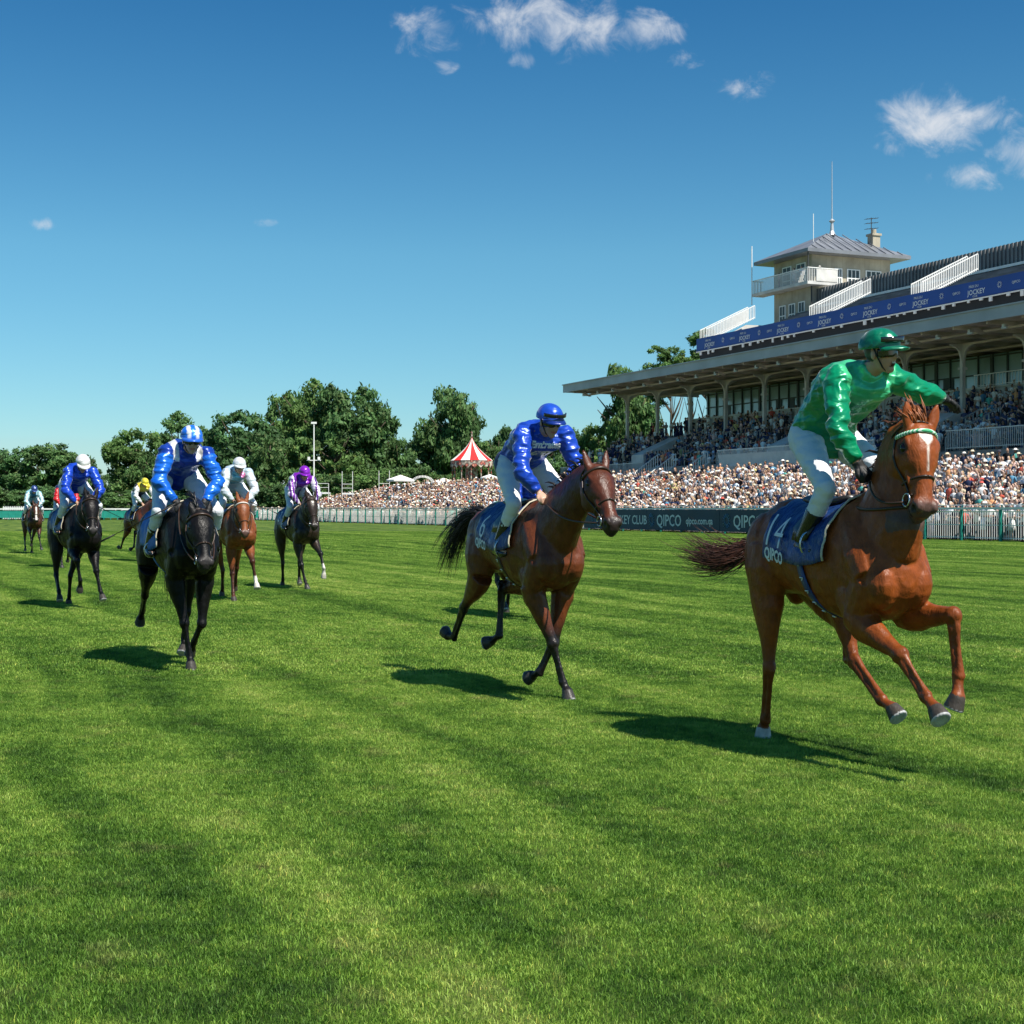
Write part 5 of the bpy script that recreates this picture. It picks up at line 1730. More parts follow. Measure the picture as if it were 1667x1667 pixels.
# ---------------------------------------------------------------- jockeys
M_skin = Mat('skin', rough=.45, spec=.4); M_skin.vcol(.12, 14)
M_skin.b.inputs['Subsurface Weight'].default_value = .08; M_skin.b.inputs['Subsurface Radius'].default_value = (.012, .005, .003)
M_silk = satin('racing_silks')
M_breech = Mat('white_breeches', (.68, .70, .73), .6, .3)
M_breech.bump(M_breech.tex('Noise', 14, 'Object', Detail=4, Distortion=1.0), .5, .03)
M_boot = Mat('boot_leather', (.012, .012, .014), .25, .6)
M_bootTop = Mat('boot_top', (.10, .05, .03), .4, .5)
M_goggle = Mat('goggle_lens', (.01, .01, .012), .05, .9)
M_glove = Mat('black_glove', (.012, .012, .012), .6, .4)
M_cap = satin('cap_silk', .15)
class Rider:
    GEN = dict(ankR=(.05, -.30, 1.17), kneeR=(.38, -.26, 1.52), hipR=(-.15, -.11, 1.86), hipL=(-.15, .11, 1.86), shR=(.34, -.18, 2.04), shL=(.34, .18, 2.04),
               head=(.47, 0, 2.15), elR=(.48, -.27, 1.77), wrR=(.55, -.10, 1.56), elL=(.48, .27, 1.77), wrL=(.55, .10, 1.56), kneeL=(.38, .26, 1.52), ankL=(.05, .30, 1.17))
    def __init__(r, label, o, b, J=None, look=(.9, 0, -.35), up=(.3, 0, 1), cols=None, cap=None, voxel=.009, dz=0, skin=(.50, .30, .21), glove=False, point_left=False, boots=True, wrinkle=1.0, mouth=False, cap_band=None, breech_patch=None, puff=.036):
        r.puff = puff
        j = dict(r.GEN)
        if J: j.update(J)
        r.J = {k: Vector(v) + Vector((0, 0, dz)) for k, v in j.items()}
        r.o, r.b = o, R(b)
        J = r.J
        r.f = vec(look).normalized(); u = vec(up); r.u = (u - r.f * u.dot(r.f)).normalized(); r.l = r.u.cross(r.f)   # face, up, left of face
        r.fine = voxel < .012
        mb = MB(); r.figure(mb, 0.0)
        me = remeshed('person', mb, voxel if not r.fine else .0075, 2)
        P = verts_of(me)
        c = np.array(skin)[None, :].repeat(len(P), 0)
        H = P - np.array(J['head']); ff = H @ np.array(r.f); uu = H @ np.array(r.u); ll = H @ np.array(r.l)
        onh = (np.linalg.norm(H, axis=1) < .17)
        hairm = onh & ((uu > .055) | ((ff < -.02) & (uu > -.05)))
        c[hairm] = (.05, .03, .02)
        lips = onh & (ff > .068) & (np.abs(uu + .066) < .008) & (np.abs(ll) < .027); c[lips] = (.38, .14, .12)
        if mouth:
            m_ = onh & (ff > .055) & (np.abs(uu + .068) < .015) & (np.abs(ll) < .022); c[m_] = (.05, .012, .012)
            m_ = onh & (ff > .055) & (np.abs(uu + .060) < .004) & (np.abs(ll) < .018); c[m_] = (.7, .66, .6)
        ch = onh & (uu < -.045) & ~lips; c[ch] *= .93
        set_cols(me, c); me.materials.append(M_skin.m)
        ob = bpy.data.objects.new('person', me); link(ob)
        ob.location = (o[0], o[1], 0); ob.rotation_euler = (0, 0, r.b - math.pi / 2)
        r.root = ob
        tag(ob, label, 'person', 'jockeys riding in the race')
        r.shirt(cols, voxel, wrinkle); r.breeches(voxel, breech_patch); 
        r.boots(); r.helmet(cap, cap_band)
        if glove: r.gloves(voxel)
    # one continuous body
    def torso_secs(r, inf):
        J = r.J
        hip = (J['hipR'] + J['hipL']) / 2; sh = (J['shR'] + J['shL']) / 2
        lat0 = (J['hipL'] - J['hipR']).normalized(); lat1 = (J['shL'] - J['shR']).normalized()
        d0 = (sh - hip).normalized(); back = lat0.cross(d0) * -1
        if back.z < 0: back = -back
        out = []
        #        t    back-arch  depth  width
        for (t, ar, dp, wd) in ((-.14, -.02, .085, .12), (0, .0, .115, .155), (.18, .035, .112, .148), (.40, .060, .108, .142), (.62, .062, .118, .158), (.82, .040, .118, .172), (.96, .010, .095, .165), (1.06, -.005, .06, .11)):
            c = hip.lerp(sh, t) if 0 <= t <= 1 else hip + (sh - hip) * t
            lt = (lat0 * (1 - t) + lat1 * t).normalized()
            out.append((c + back * ar, back, lt, dp + inf, wd + inf))
        return out, back
    def arm(r, mb, s, inf=0.0, t1=1.0):
        J = r.J; a, e, w = J['sh' + s], J['el' + s], J['wr' + s]
        lat = Vector((.3, 0, 1))
        limb(mb, a, e, [(-.12, .050 + inf, .050 + inf), (0, .062 + inf, .060 + inf), (.3, .052 + inf * 1.2, .052 + inf * 1.2), (.7, .044 + inf * 1.2, .044 + inf * 1.2), (1, .042 + inf, .042 + inf)], lat, 12)
        mb.ell(a, (.062 + inf, .062 + inf, .062 + inf)); mb.ell(e, (.043 + inf, .043 + inf, .043 + inf))
        limb(mb, e, e.lerp(w, t1), [(0, .043 + inf, .043 + inf), (.3, .044 + inf * 1.1, .042 + inf * 1.1), (.75, .034 + inf * .9, .031 + inf * .9), (1, .028 + inf * .6, .024 + inf * .6)], lat, 12)
    def figure(r, mb, inf):
        J = r.J
        secs, back = r.torso_secs(inf)
        mb.loft(secs, 18)
        for s in 'RL':
            r.arm(mb, s)
            h, k, a = J['hip' + s], J['knee' + s], J['ank' + s]
            sd = Vector((0, 1, 0))
            limb(mb, h, k, [(-.1, .09, .085), (0, .105, .095), (.35, .092, .082), (.75, .066, .062), (1, .056, .054)], sd)
            mb.ell(k, (.056, .054, .058))
            limb(mb, k, a, [(0, .050, .048), (.3, .051, .047, -.010), (.7, .040, .038, -.004), (1, .034, .032)], sd)
            toe = a + Vector((.17, 0, -.045)); heel = a + Vector((-.04, 0, -.05))
            mb.loft([(heel, Z3, Y3, .032, .028), (a + Vector((.02, 0, -.035)), Z3, Y3, .045, .036), (a + Vector((.10, 0, -.05)), Z3, Y3, .030, .040), (toe, Z3, Y3, .020, .034), (toe + Vector((.03, 0, 0)), Z3, Y3, .010, .02)], 12)
            r.hand(mb, s)
        # neck
        sh = (J['shR'] + J['shL']) / 2
        nb = sh + back * .02; hb = J['head'] - r.u * .06 - r.f * .025
        mb.tube([nb, nb.lerp(hb, .5), hb], [.068, .058, .056], 12)
        # head
        c = J['head']; f, u, l = r.f, r.u, r.l
        ax = (f, l, u)
        mb.ell(c + f * -.012 + u * .025, (.098, .076, .092), ax, 18, 12)          # skull
        mb.ell(c + f * .018 - u * .035, (.072, .062, .075), ax, 16, 10)            # face
        mb.ell(c + f * .050 - u * .098, (.030, .030, .024), ax)                    # chin
        mb.ell(c + f * .018 - u * .078, (.052, .052, .034), ax)                    # jaw
        mb.loft([(c + f * .074 + u * .012, f, l, .010, .010), (c + f * .092 - u * .016, f, l, .014, .012), (c + f * .098 - u * .033, f, l, .016, .016), (c + f * .080 - u * .042, f, l, .010, .014)], 10)   # nose
        mb.ell(c + f * .078 + u * .020, (.014, .052, .012), ax)                     # brow
        mb.ell(c + f * .073 - u * .066, (.014, .026, .013), ax)                     # mouth
        for s in (-1, 1):
            mb.ell(c + f * .058 - u * .018 + l * s * .040, (.022, .020, .020), ax)   # cheekbone
            mb.ell(c - f * .006 - u * .012 + l * s * .077, (.018, .010, .030), ax)   # ear
    HANDS = {}
    def hand(r, mb, s, grow=0.0):
        J = r.J; w, e = J['wr' + s], J['el' + s]
        d = (w - e).normalized()
        open_ = getattr(r, 'point', False) and s == 'L'
        tgt = J.get('hand' + s)
        if tgt is not None: d = (tgt - w).normalized()
        lat = Y3 if abs(d.y) < .8 else X3
        B = (lat - d * lat.dot(d)).normalized(); A = B.cross(d)          # A: back of the hand (roughly up/forward)
        if A.z < 0: A = -A
        pc = w + d * .045
        mb.loft([(w - d * .01, A, B, .022 + grow, .028 + grow), (w + d * .03, A, B, .020 + grow, .038 + grow), (w + d * .075, A, B, .017 + grow, .040 + grow), (w + d * .088, A, B, .012 + grow, .036 + grow)], 12)
        sgn = 1 if s == 'R' else -1
        curl = .35 if open_ else 1.25
        for i, (off, L) in enumerate(((-.030, .072), (-.010, .080), (.010, .076), (.029, .060))):
            p = w + d * .082 + B * off * sgn
            pts = [p - d * .03]; pts.append(p); ang = 0; dd = d
            for seg in (.45, .32, .23):
                ang += curl * (.75 if seg == .45 else 1.0)
                dv = d * math.cos(ang) - A * math.sin(ang) + B * off * (1.2 if open_ else .0) * sgn * 4 * seg
                p = p + dv * L * seg; pts.append(p)
            mb.tube(pts, [.010 + grow, .0098 + grow, .0092 + grow, .0085 + grow, .0070 + grow], 8)
        th = w + d * .028 - B * .034 * sgn
        mb.tube([th, th + d * .028 - B * .016 * sgn - A * .012, th + d * .052 - B * .008 * sgn - A * .026, th + d * .068 + B * .006 * sgn - A * .032], [.014 + grow, .012 + grow, .0105 + grow, .008 + grow], 8)
    def shirt(r, cols, voxel, wrinkle):
        J = r.J
        mb = MB()
        secs, back = r.torso_secs(r.puff)
        secs = secs[1:]
        c0 = list(secs[0]); c0[3] += .012; c0[4] += .006; secs[0] = tuple(c0)
        mb.loft(secs, 20)
        for s in 'RL':
            r.arm(mb, s, .018, .88)
        sh = (J['shR'] + J['shL']) / 2
        hb = J['head'] - r.u * .06 - r.f * .02
        mb.tube([sh + back * .02, (sh + back * .02).lerp(hb, .55)], [.085, .068], 12)
        me = remeshed('shirt', mb, max(voxel, .009) if r.fine else voxel, 3)
        P = verts_of(me)
        nn = np.empty(len(me.vertices) * 3); me.vertices.foreach_get('normal', nn); nn = nn.reshape(-1, 3)
        # cloth folds: pulled across the arms and billowing on the back
        disp = np.empty(len(P))
        for i, p in enumerate(P):
            v = Vector(p)
            a = noise.noise(Vector((v.x * 6 + v.y * 4, v.y * 7, v.z * 15))); b = noise.noise(Vector((v.x * 16, v.y * 15, v.z * 24 + 5)))
            c_ = noise.noise(Vector((v.x * 9 - v.z * 8, v.y * 5, v.z * 5 + v.x * 6)))
            disp[i] = (.35 - abs(a)) * .028 + (.3 - abs(c_)) * .018 + b * .002
        P2 = P + nn * (disp * wrinkle)[:, None]
        me.vertices.foreach_set('co', P2.ravel())
        # colours by region
        c = np.array(cols['body'])[None, :].repeat(len(P), 0).astype(float)
        best = np.full(len(P), 9.0)
        for s in 'RL':
            d1, t1 = seg_dist(P, J['sh' + s], J['el' + s]); d2, t2 = seg_dist(P, J['el' + s], J['wr' + s])
            m = ((d1 < .10) & (t1 > .12)) | (d2 < .085)
            tt = np.where(d2 < d1, 1 + t2, t1)
            if 'sleeve' in cols: c[m] = cols['sleeve']
            if 'sleeve_stripe' in cols:
                k = (np.abs(P[:, 1] - (J['el' + s].y + J['sh' + s].y) / 2) < .018) & m
                c[k] = cols['sleeve_stripe']
            if 'seam' in cols: c[m & (t2 > .93) & (d2 < .08)] = cols['seam']
        if 'yoke_or_highlight' in cols:  # shoulder colour; on the green silks it is a painted highlight
            shc = (J['shR'] + J['shL']) / 2
            m = (np.linalg.norm(P - np.array(shc + back * .04), axis=1) < .19)
            c[m] = cols['yoke_or_highlight']
        if 'epaulette' in cols:
            for s, sg in (('R', -1), ('L', 1)):
                q = J['sh' + s]
                m = (np.abs(P[:, 1] - q.y * .58) < .034) & (P[:, 2] > q.z - .13) & (P[:, 0] > q.x - .16) & (nn @ np.array(Vector((.75, 0, .65))) > .2)
                c[m] = cols['epaulette']
        if 'chest' in cols:
            m = (np.abs(P[:, 1]) < .09) & (P[:, 0] > J['hipR'].x + .28) & (P[:, 2] < J['shR'].z + .02) & (nn[:, 2] < .35)
            c[m] = cols['chest']
        if 'patch' in cols:
            q = np.array((J['shL'].x + .05, .07, J['shL'].z - .03)); c[np.linalg.norm(P - q, axis=1) < .055] = cols['patch']
        if 'stripes' in cols:
            m = np.sin(P[:, 1] * 62) > .35
            m &= np.linalg.norm(P - np.array((J['shR'] + J['shL']) / 2), axis=1) > .16
            c[m] = cols['stripes']
        set_cols(me, c); me.materials.append(M_silk.m); me.update()
        o = bpy.data.objects.new('shirt', me); link(o); o.parent = r.root
        r.shirt_o = o
    def chest_text(r, txt, size, dx=0, dz=-.14):
        """lettering laid on the front of the shirt by casting onto it"""
        from mathutils.bvhtree import BVHTree
        me0 = r.shirt_o.data
        bv = BVHTree.FromPolygons([v.co.copy() for v in me0.vertices], [tuple(p.vertices) for p in me0.polygons])
        me = text_mesh(txt, size, 'lettering', 0, .004); me.materials.clear(); me.materials.append(M_cloth_num.m)
        J = r.J; c = (J['shR'] + J['shL']) / 2
        xs = [v.co.x for v in me.vertices]; mid = (min(xs) + max(xs)) / 2
        for v in me.vertices:
            o_ = Vector((c.x + 1.0, dx + (v.co.x - mid) , c.z + dz + v.co.y))
            hit = bv.ray_cast(o_, Vector((-1, 0, 0)))
            v.co = (hit[0] + Vector((.006, 0, 0))) if hit[0] is not None else Vector((c.x, o_.y, o_.z))
        o = bpy.data.objects.new('lettering', me); link(o); o.parent = r.shirt_o
    def breeches(r, voxel, patch):
        J = r.J; mb = MB()
        secs, back = r.torso_secs(.010)
        mb.loft([secs[0], secs[1], secs[2]], 16)
        hipc = (J['hipR'] + J['hipL']) / 2
        for s in 'RL':
            h, k, a = J['hip' + s], J['knee' + s], J['ank' + s]
            i = .011
            limb(mb, h, k, [(-.1, .10 + i, .09 + i), (0, .110 + i, .098 + i), (.35, .092 + i, .082 + i), (.75, .062 + i, .058 + i), (1, .053 + i, .051 + i)], Y3, 14)
            mb.ell(k, (.056 + i, .052 + i, .056 + i))
            limb(mb, k, k.lerp(a, .50), [(0, .052 + i, .049 + i), (.5, .053 + i, .049 + i, -.008), (1, .049 + i, .045 + i, -.006)], Y3, 14)
        me = remeshed('breeches', mb, max(voxel, .010), 3)
        P = verts_of(me)
        nn = np.empty(len(me.vertices) * 3); me.vertices.foreach_get('normal', nn); nn = nn.reshape(-1, 3)
        d = np.array([noise.noise(Vector((p[0] * 14, p[1] * 9, p[2] * 22))) for p in P]) * .007
        me.vertices.foreach_set('co', (P + nn * d[:, None]).ravel())
        me.materials.append(M_breech.m)
        if patch:
            c = np.full((len(P), 3), .70)
            for s in 'R':
                dd, t = seg_dist(P, J['hip' + s], J['knee' + s])
                m = (t < .62) & (nn[:, 1] < -.2) & (np.abs(P[:, 0] - (J['hipR'].x + .02 + (J['hipR'].z - P[:, 2]) * .30)) < .045) & (dd < .16)
                c[m] = (.03, .04, .09)
            set_cols(me, c)
            me.materials[0] = r.patched()
        o = bpy.data.objects.new('breeches', me); link(o); o.parent = r.root
    def patched(r):
        m = Mat('patched_breeches', rough=.6, spec=.3); m.vcol(); return m.m
    def boots(r):
        J = r.J
        for s in 'RL':
            k, a = J['knee' + s], J['ank' + s]; mb = MB()
            limb(mb, k, a, [(.40, .061, .057, -.008), (.42, .063, .059, -.008), (.7, .053, .049, -.004), (.92, .046, .044), (1, .048, .046)], Y3, 14)
            mb.loft([(a + Vector((-.055, 0, -.05)), Z3, Y3, .034, .032), (a + Vector((-.02, 0, -.03)), Z3, Y3, .055, .042), (a + Vector((.04, 0, -.04)), Z3, Y3, .052, .044), (a + Vector((.11, 0, -.055)), Z3, Y3, .034, .045), (a + Vector((.17, 0, -.06)), Z3, Y3, .028, .040), (a + Vector((.205, 0, -.06)), Z3, Y3, .014, .022)], 14)
            b = mb.build('boot', M_boot.m, r.root, True)
            mb = MB(); mb.box((a.x - .06, a.y - .035, a.z - .105), (a.x - .01, a.y + .035, a.z - .085))
            # stirrup iron under the ball of the foot
            c = a + Vector((.10, 0, -.02)); mb = MB()
            ring = [c + Vector((0, math.sin(q) * .062, math.cos(q) * .075 if math.cos(q) > -.8 else -.068)) for q in np.linspace(0, 2 * math.pi, 19)]
            mb.tube(ring, .007, 6); mb.build('stirrup', M_steelbit.m, r.root, True)
            mb = MB(); top = Vector((.02, (-1 if s == 'R' else 1) * .17, 1.50))
            mb.tube([c + Vector((0, 0, .075)), top], .009, 5); mb.build('stirrup_leather', M_leather.m, r.root, True)
    def helmet(r, cap, band):
        c = r.J['head']; f, u, l = r.f, r.u, r.l
        cap = cap or dict(a=(.6, .6, .6))
        mb = MB(); n, m_ = 40, 16
        vs = []; fs = []; cc = []
        R_ = (.128, .105, .108)
        for i in range(m_ + 1):
            th = math.radians(97) * i / m_
            for j in range(n):
                ph = 2 * math.pi * j / n
                x = R_[0] * math.sin(th) * math.cos(ph); y = R_[1] * math.sin(th) * math.sin(ph); z = R_[2] * math.cos(th)
                w = 1 + .006 * noise.noise(Vector((x * 40, y * 40, z * 30)))
                vs.append(c + u * .040 - f * .012 + (f * x + l * y + u * z) * w)
                col = cap['a']
                if 'b' in cap and cap.get('mode') == 'stripe' and (.022 < abs(y) < .058): col = cap['b']
                cc.append(col)
        for i in range(m_):
            for j in range(n):
                j2 = (j + 1) % n; fs.append((i * n + j, (i + 1) * n + j, (i + 1) * n + j2, i * n + j2))
        mb.add(vs, fs); mb.c = cc; mb.any = True
        ho = mb.build('helmet', M_cap.m, r.root, True)
        sm = ho.modifiers.new('thick', 'SOLIDIFY'); sm.thickness = .012
        # peak
        mb = MB(); vs = []; fs = []
        n = 18
        for i, (ex, dz) in enumerate(((0, .0), (.5, -.006), (1, -.016))):
            for j in range(n + 1):
                ph = math.radians(-68) + math.radians(136) * j / n
                px = .118 * math.cos(ph) + ex * .068 * math.cos(ph) ** 1.0; py = .100 * math.sin(ph) * (1 + ex * .06)
                vs.append(c + u * (.034 + dz + .012 * abs(math.sin(ph)) * ex * -1) - f * .006 + f * px + l * py)
        for i in range(2):
            for j in range(n): fs.append((i * (n + 1) + j, i * (n + 1) + j + 1, (i + 1) * (n + 1) + j + 1, (i + 1) * (n + 1) + j))
        mb.col = cap.get('peak', cap['a']); mb.add(vs, fs)
        po = mb.build('peak', M_cap.m, ho, True); sm = po.modifiers.new('thick', 'SOLIDIFY'); sm.thickness = .006
        # goggles: wrap-round lens, frame, strap
        mb = MB(); vs = []; fs = []; n = 20
        for i in range(5):
            z = .022 - .050 * i / 4
            for j in range(n + 1):
                ph = math.radians(-78) + math.radians(156) * j / n
                nose = .012 * math.exp(-(ph / .22) ** 2) if i >= 3 else 0
                vs.append(c + u * (z + nose) + f * (.004 + .094 * math.cos(ph)) + l * .081 * math.sin(ph))
        for i in range(4):
            for j in range(n): fs.append((i * (n + 1) + j, (i + 1) * (n + 1) + j, (i + 1) * (n + 1) + j + 1, i * (n + 1) + j + 1))
        mb.add(vs, fs)
        go = mb.build('goggles', M_goggle.m, r.root, True); sm = go.modifiers.new('thick', 'SOLIDIFY'); sm.thickness = .006
        # chin strap
        mb = MB()
        for s in (-1, 1):
            mb.tube([c + u * .04 + l * s * .088 + f * .0, c - u * .02 + l * s * .078 + f * .02, c - u * .085 + l * s * .048 + f * .035, c - u * .122 + f * .045], .005, 5)
        mb.build('chin_strap', M_glove.m, r.root, True)
        if band:   # spare goggles pushed up on the cap front
            mb = MB(); vs = []; fs = []
            for i in range(4):
                z = .050 + .030 * i / 3
                for j in range(n + 1):
                    ph = math.radians(-60) + math.radians(120) * j / n
                    vs.append(c + u * (z + .01) + f * (-.006 + .134 * math.cos(ph)) + l * .110 * math.sin(ph))
            for i in range(3):
                for j in range(n): fs.append((i * (n + 1) + j, (i + 1) * (n + 1) + j, (i + 1) * (n + 1) + j + 1, i * (n + 1) + j + 1))
            mb.add(vs, fs); g2 = mb.build('goggles', M_goggle.m, ho, True); sm = g2.modifiers.new('thick', 'SOLIDIFY'); sm.thickness = .01
    def gloves(r, voxel):
        for s in 'RL':
            mb = MB(); r.hand(mb, s, .0035)
            w = r.J['wr' + s]; e = r.J['el' + s]; d = (w - e).normalized()
            mb.tube([w - d * .02, w + d * .02], [.036, .034], 10)
            me = remeshed('glove', mb, .005, 2); me.materials.append(M_glove.m)
            o = bpy.data.objects.new('glove', me); link(o); o.parent = r.root
def whip(o, b, p, q, label):
    e = bpy.data.objects.new('riding_whip', None)
    mb = MB(); p, q = vec(p), vec(q)
    mb.tube([p, p.lerp(q, .3), p.lerp(q, .85)], [.010, .005, .0035], 6); mb.tube([p.lerp(q, .82), q], [.007, .010], 6)
    w = mb.build('riding_whip', M_glove.m, None, True, label, 'whip', 'riding whips')
    w.location = (o[0], o[1], 0); w.rotation_euler = (0, 0, R(b) - math.pi / 2)
# ---------------------------------------------------------------- the race
NAVY = Mat('navy_cloth', (.010, .038, .17), .38, .5).vary(6, .35); NAVY.bump(NAVY.tex('Noise', 9, 'Object', stretch=(2.2, 1, 1), Detail=3, Distortion=1.0), .5, .04)
BLUE = Mat('blue_cloth', (.02, .12, .42), .55, .3).vary(6, .3)
M_mint = Mat('mint_browband', (.08, .45, .22), .5, .4)
M_mint.base(M_mint.ramp(M_mint.tex('Wave', 22, 'Object'), [(.4, (.05, .40, .18)), (.6, (.65, .75, .65))]))
M_wband = Mat('white_browband', (.65, .6, .55), .5, .4)
CH = dict(body=(.235, .055, .009), fore=(.24, .075, .022), points=(.185, .044, .008), muzzle=(.10, .055, .045), hair=(.045, .015, .008), hoof=(.06, .05, .042))
BAY = dict(body=(.135, .036, .012), top=(.045, .012, .007), points=(.012, .009, .008), muzzle=(.03, .02, .018), hair=(.010, .008, .007))
BLACK = dict(body=(.005, .0045, .0045), points=(.004, .004, .004), muzzle=(.03, .027, .027), hair=(.006, .006, .006))
DBAY = dict(body=(.030, .018, .012), points=(.010, .009, .008), muzzle=(.025, .02, .018), hair=(.008, .007, .006))
H1L = {'RF': [(0.52, -0.15, 0.88), (0.885, -0.09, 0.684), (1.085, -0.06, 0.474), (1.182, -0.06, 0.423), (1.231, -0.06, 0.374)],
 'LF': [(0.54, 0.15, 0.9), (0.964, 0.20, 0.904), (1.007, 0.20, 0.575), (1.035, 0.18, 0.467), (1.02, 0.16, 0.389)],
 'RH': [(-0.55, -0.19, 0.95), (-0.496, -0.20, 0.48), (-0.60, -0.175, 0.13), (-0.635, -0.17, 0.07), (-0.645, -0.17, 0.012)],
 'LH': [(-0.3, 0.19, 0.93), (-0.082, 0.177, 0.548), (0.204, 0.2, 0.335), (0.309, 0.21, 0.304), (0.358, 0.22, 0.257)]}
H2L = {'RF': [(0.5, -0.15, 0.87), (0.628, -0.02, 0.43), (0.705, 0.03, 0.13), (0.755, 0.045, 0.07), (0.775, 0.05, 0.008)],
 'LF': [(0.46, 0.15, 0.87), (0.459, 0.06, 0.43), (0.335, -0.01, 0.18), (0.24, -0.03, 0.14), (0.18, -0.05, 0.115)],
 'RH': [(-0.55, -0.19, 0.93), (-0.86, -0.23, 0.627), (-1.09, -0.24, 0.358), (-1.19, -0.26, 0.356), (-1.25, -0.27, 0.391)],
 'LH': [(-0.28, 0.18, 0.91), (-0.62, 0.04, 0.79), (-0.59, -0.0, 0.40), (-0.68, -0.035, 0.345), (-0.735, -0.07, 0.325)]}
H3L = {'RF': [(0.5, -0.15, 0.87), (0.57, -0.07, 0.43), (0.606, -0.03, 0.13), (0.65, -0.03, 0.07), (0.66, -0.03, 0.012)],
 'LF': [(0.46, 0.15, 0.87), (0.50, 0.11, 0.42), (0.267, 0.09, 0.23), (0.189, 0.083, 0.15), (0.142, 0.076, 0.10)],
 'RH': [(-0.55, -0.19, 0.93), (-0.892, -0.153, 0.624), (-1.199, -0.118, 0.44), (-1.272, -0.123, 0.358), (-1.301, -0.124, 0.318)],
 'LH': [(-0.3, 0.18, 0.91), (-0.30, 0.15, 0.48), (-0.50, 0.16, 0.20), (-0.434, 0.143, 0.12), (-0.40, 0.12, 0.065)]}
H4L = {'RF': [(0.52, -0.15, 0.88), (0.90, -0.19, 0.74), (0.93, -0.15, 0.45), (0.88, -0.14, 0.35), (0.84, -0.14, 0.28)],
 'LF': [(0.5, 0.15, 0.88), (0.798, 0.12, 0.574), (0.883, 0.153, 0.301), (0.96, 0.161, 0.223), (0.99, 0.17, 0.160)],
 'RH': [(-0.42, -0.19, 0.93), (-0.38, -0.2, 0.48), (-0.113, -0.22, 0.24), (-0.04, -0.23, 0.17), (-0.01, -0.23, 0.11)],
 'LH': [(-0.5, 0.18, 0.93), (-0.521, 0.05, 0.46), (-0.66, 0.065, 0.13), (-0.69, 0.061, 0.07), (-0.70, 0.067, 0.012)]}
H7L = {'RF': [(0.52, -0.15, 0.88), (0.56, -0.136, 0.44), (0.66, -0.15, 0.14), (0.71, -0.152, 0.07), (0.72, -0.15, 0.012)],
 'LF': [(0.52, 0.15, 0.9), (0.868, 0.12, 0.652), (0.899, 0.163, 0.36), (0.98, 0.16, 0.29), (1.01, 0.16, 0.23)],
 'RH': [(-0.5, -0.18, 0.93), (-0.47, -0.06, 0.47), (-0.62, -0.03, 0.15), (-0.66, -0.03, 0.08), (-0.67, -0.03, 0.02)],
 'LH': [(-0.45, 0.18, 0.93), (-0.62, 0.22, 0.50), (-0.80, 0.24, 0.25), (-0.87, 0.25, 0.17), (-0.90, 0.25, 0.12)]}
H8L = {'RF': [(0.52, -0.15, 0.88), (0.62, -0.10, 0.45), (0.69, -0.05, 0.16), (0.75, -0.04, 0.085), (0.77, -0.03, 0.02)],
 'LF': [(0.56, 0.15, 0.92), (0.889, 0.19, 0.664), (1.018, 0.21, 0.406), (0.99, 0.22, 0.30), (0.97, 0.22, 0.225)],
 'RH': [(-0.55, -0.19, 0.93), (-0.56, -0.14, 0.46), (-0.70, -0.10, 0.13), (-0.73, -0.10, 0.065), (-0.74, -0.10, 0.012)],
 'LH': [(-0.35, 0.18, 0.93), (-0.40, 0.15, 0.48), (-0.568, 0.19, 0.192), (-0.52, 0.18, 0.112), (-0.49, 0.18, 0.055)]}
TAIL_UP = [(-.84, 0, 1.38), (-.98, 0, 1.44), (-1.16, -.02, 1.36), (-1.32, -.05, 1.18), (-1.40, -.07, .98)]

# 1 chestnut, rider in green
o, b = (2.0, 9.12), 17
h1 = Horse('bright chestnut racehorse with a white star and mint browband, leading on the right', o, b, H1L, (.81, .05, 1.955), (.98, .0, 1.475), 'chestnut', CH, hs=1.10, ear=.8,
           face=[(.145, .20, .044, .034), (.20, .27, .034, .008), (.26, .56, .006, .004)], forelock=2, socks={'RH': 0.0}, browband=M_mint.m, tail=[(-.83, -.02, 1.30), (-.95, -.10, 1.24), (-1.06, -.22, 1.17), (-1.18, -.34, 1.18), (-1.27, -.44, 1.25)], mane=60, voxel=.008)
J1 = dict(ankR=(.07, -.27, 1.31), kneeR=(.31, -.24, 1.62), hipR=(-.16, -.12, 1.95), hipL=(-.18, .11, 1.96), shR=(.33, -.17, 2.275), shL=(.36, .18, 2.285), head=(.47, .04, 2.42),
          elR=(.45, -.24, 1.97), wrR=(.50, -.13, 1.76), handR=(.56, -.09, 1.68), elL=(.32, .42, 2.205), wrL=(.24, .61, 2.18), handL=(.20, .74, 2.13), kneeL=(.30, .24, 1.65), ankL=(.07, .27, 1.31))
r1 = Rider.__new__(Rider); r1.point = True
r1.__init__('jockey in shiny green silks, standing in the stirrups with one arm flung out', o, b, J1, look=(.90, .44, -.02), up=(.30, .05, 1), cols=dict(body=(.0, .26, .11), yoke_or_highlight=(.06, .52, .23), seam=(.6, .6, .55)),  # mint shoulders: bright satin highlight put into the colour
            cap=dict(a=(.0, .17, .09), peak=(.0, .15, .08)), glove=True, mouth=True, cap_band=True, puff=.046, skin=(.56, .30, .19))
h1.saddle(NAVY.m, '14', 'QIPCO', girth_marks=True, girth_mat=NAVY.m)
h1.reins([(.58, -.10, 1.66), (.60, -.02, 1.62)])
mb = MB(); h1.strap(mb, h1.neck_ring(.30, .008, tilt=-.5), .018); h1.put(mb, 'breast_strap', M_leather.m)

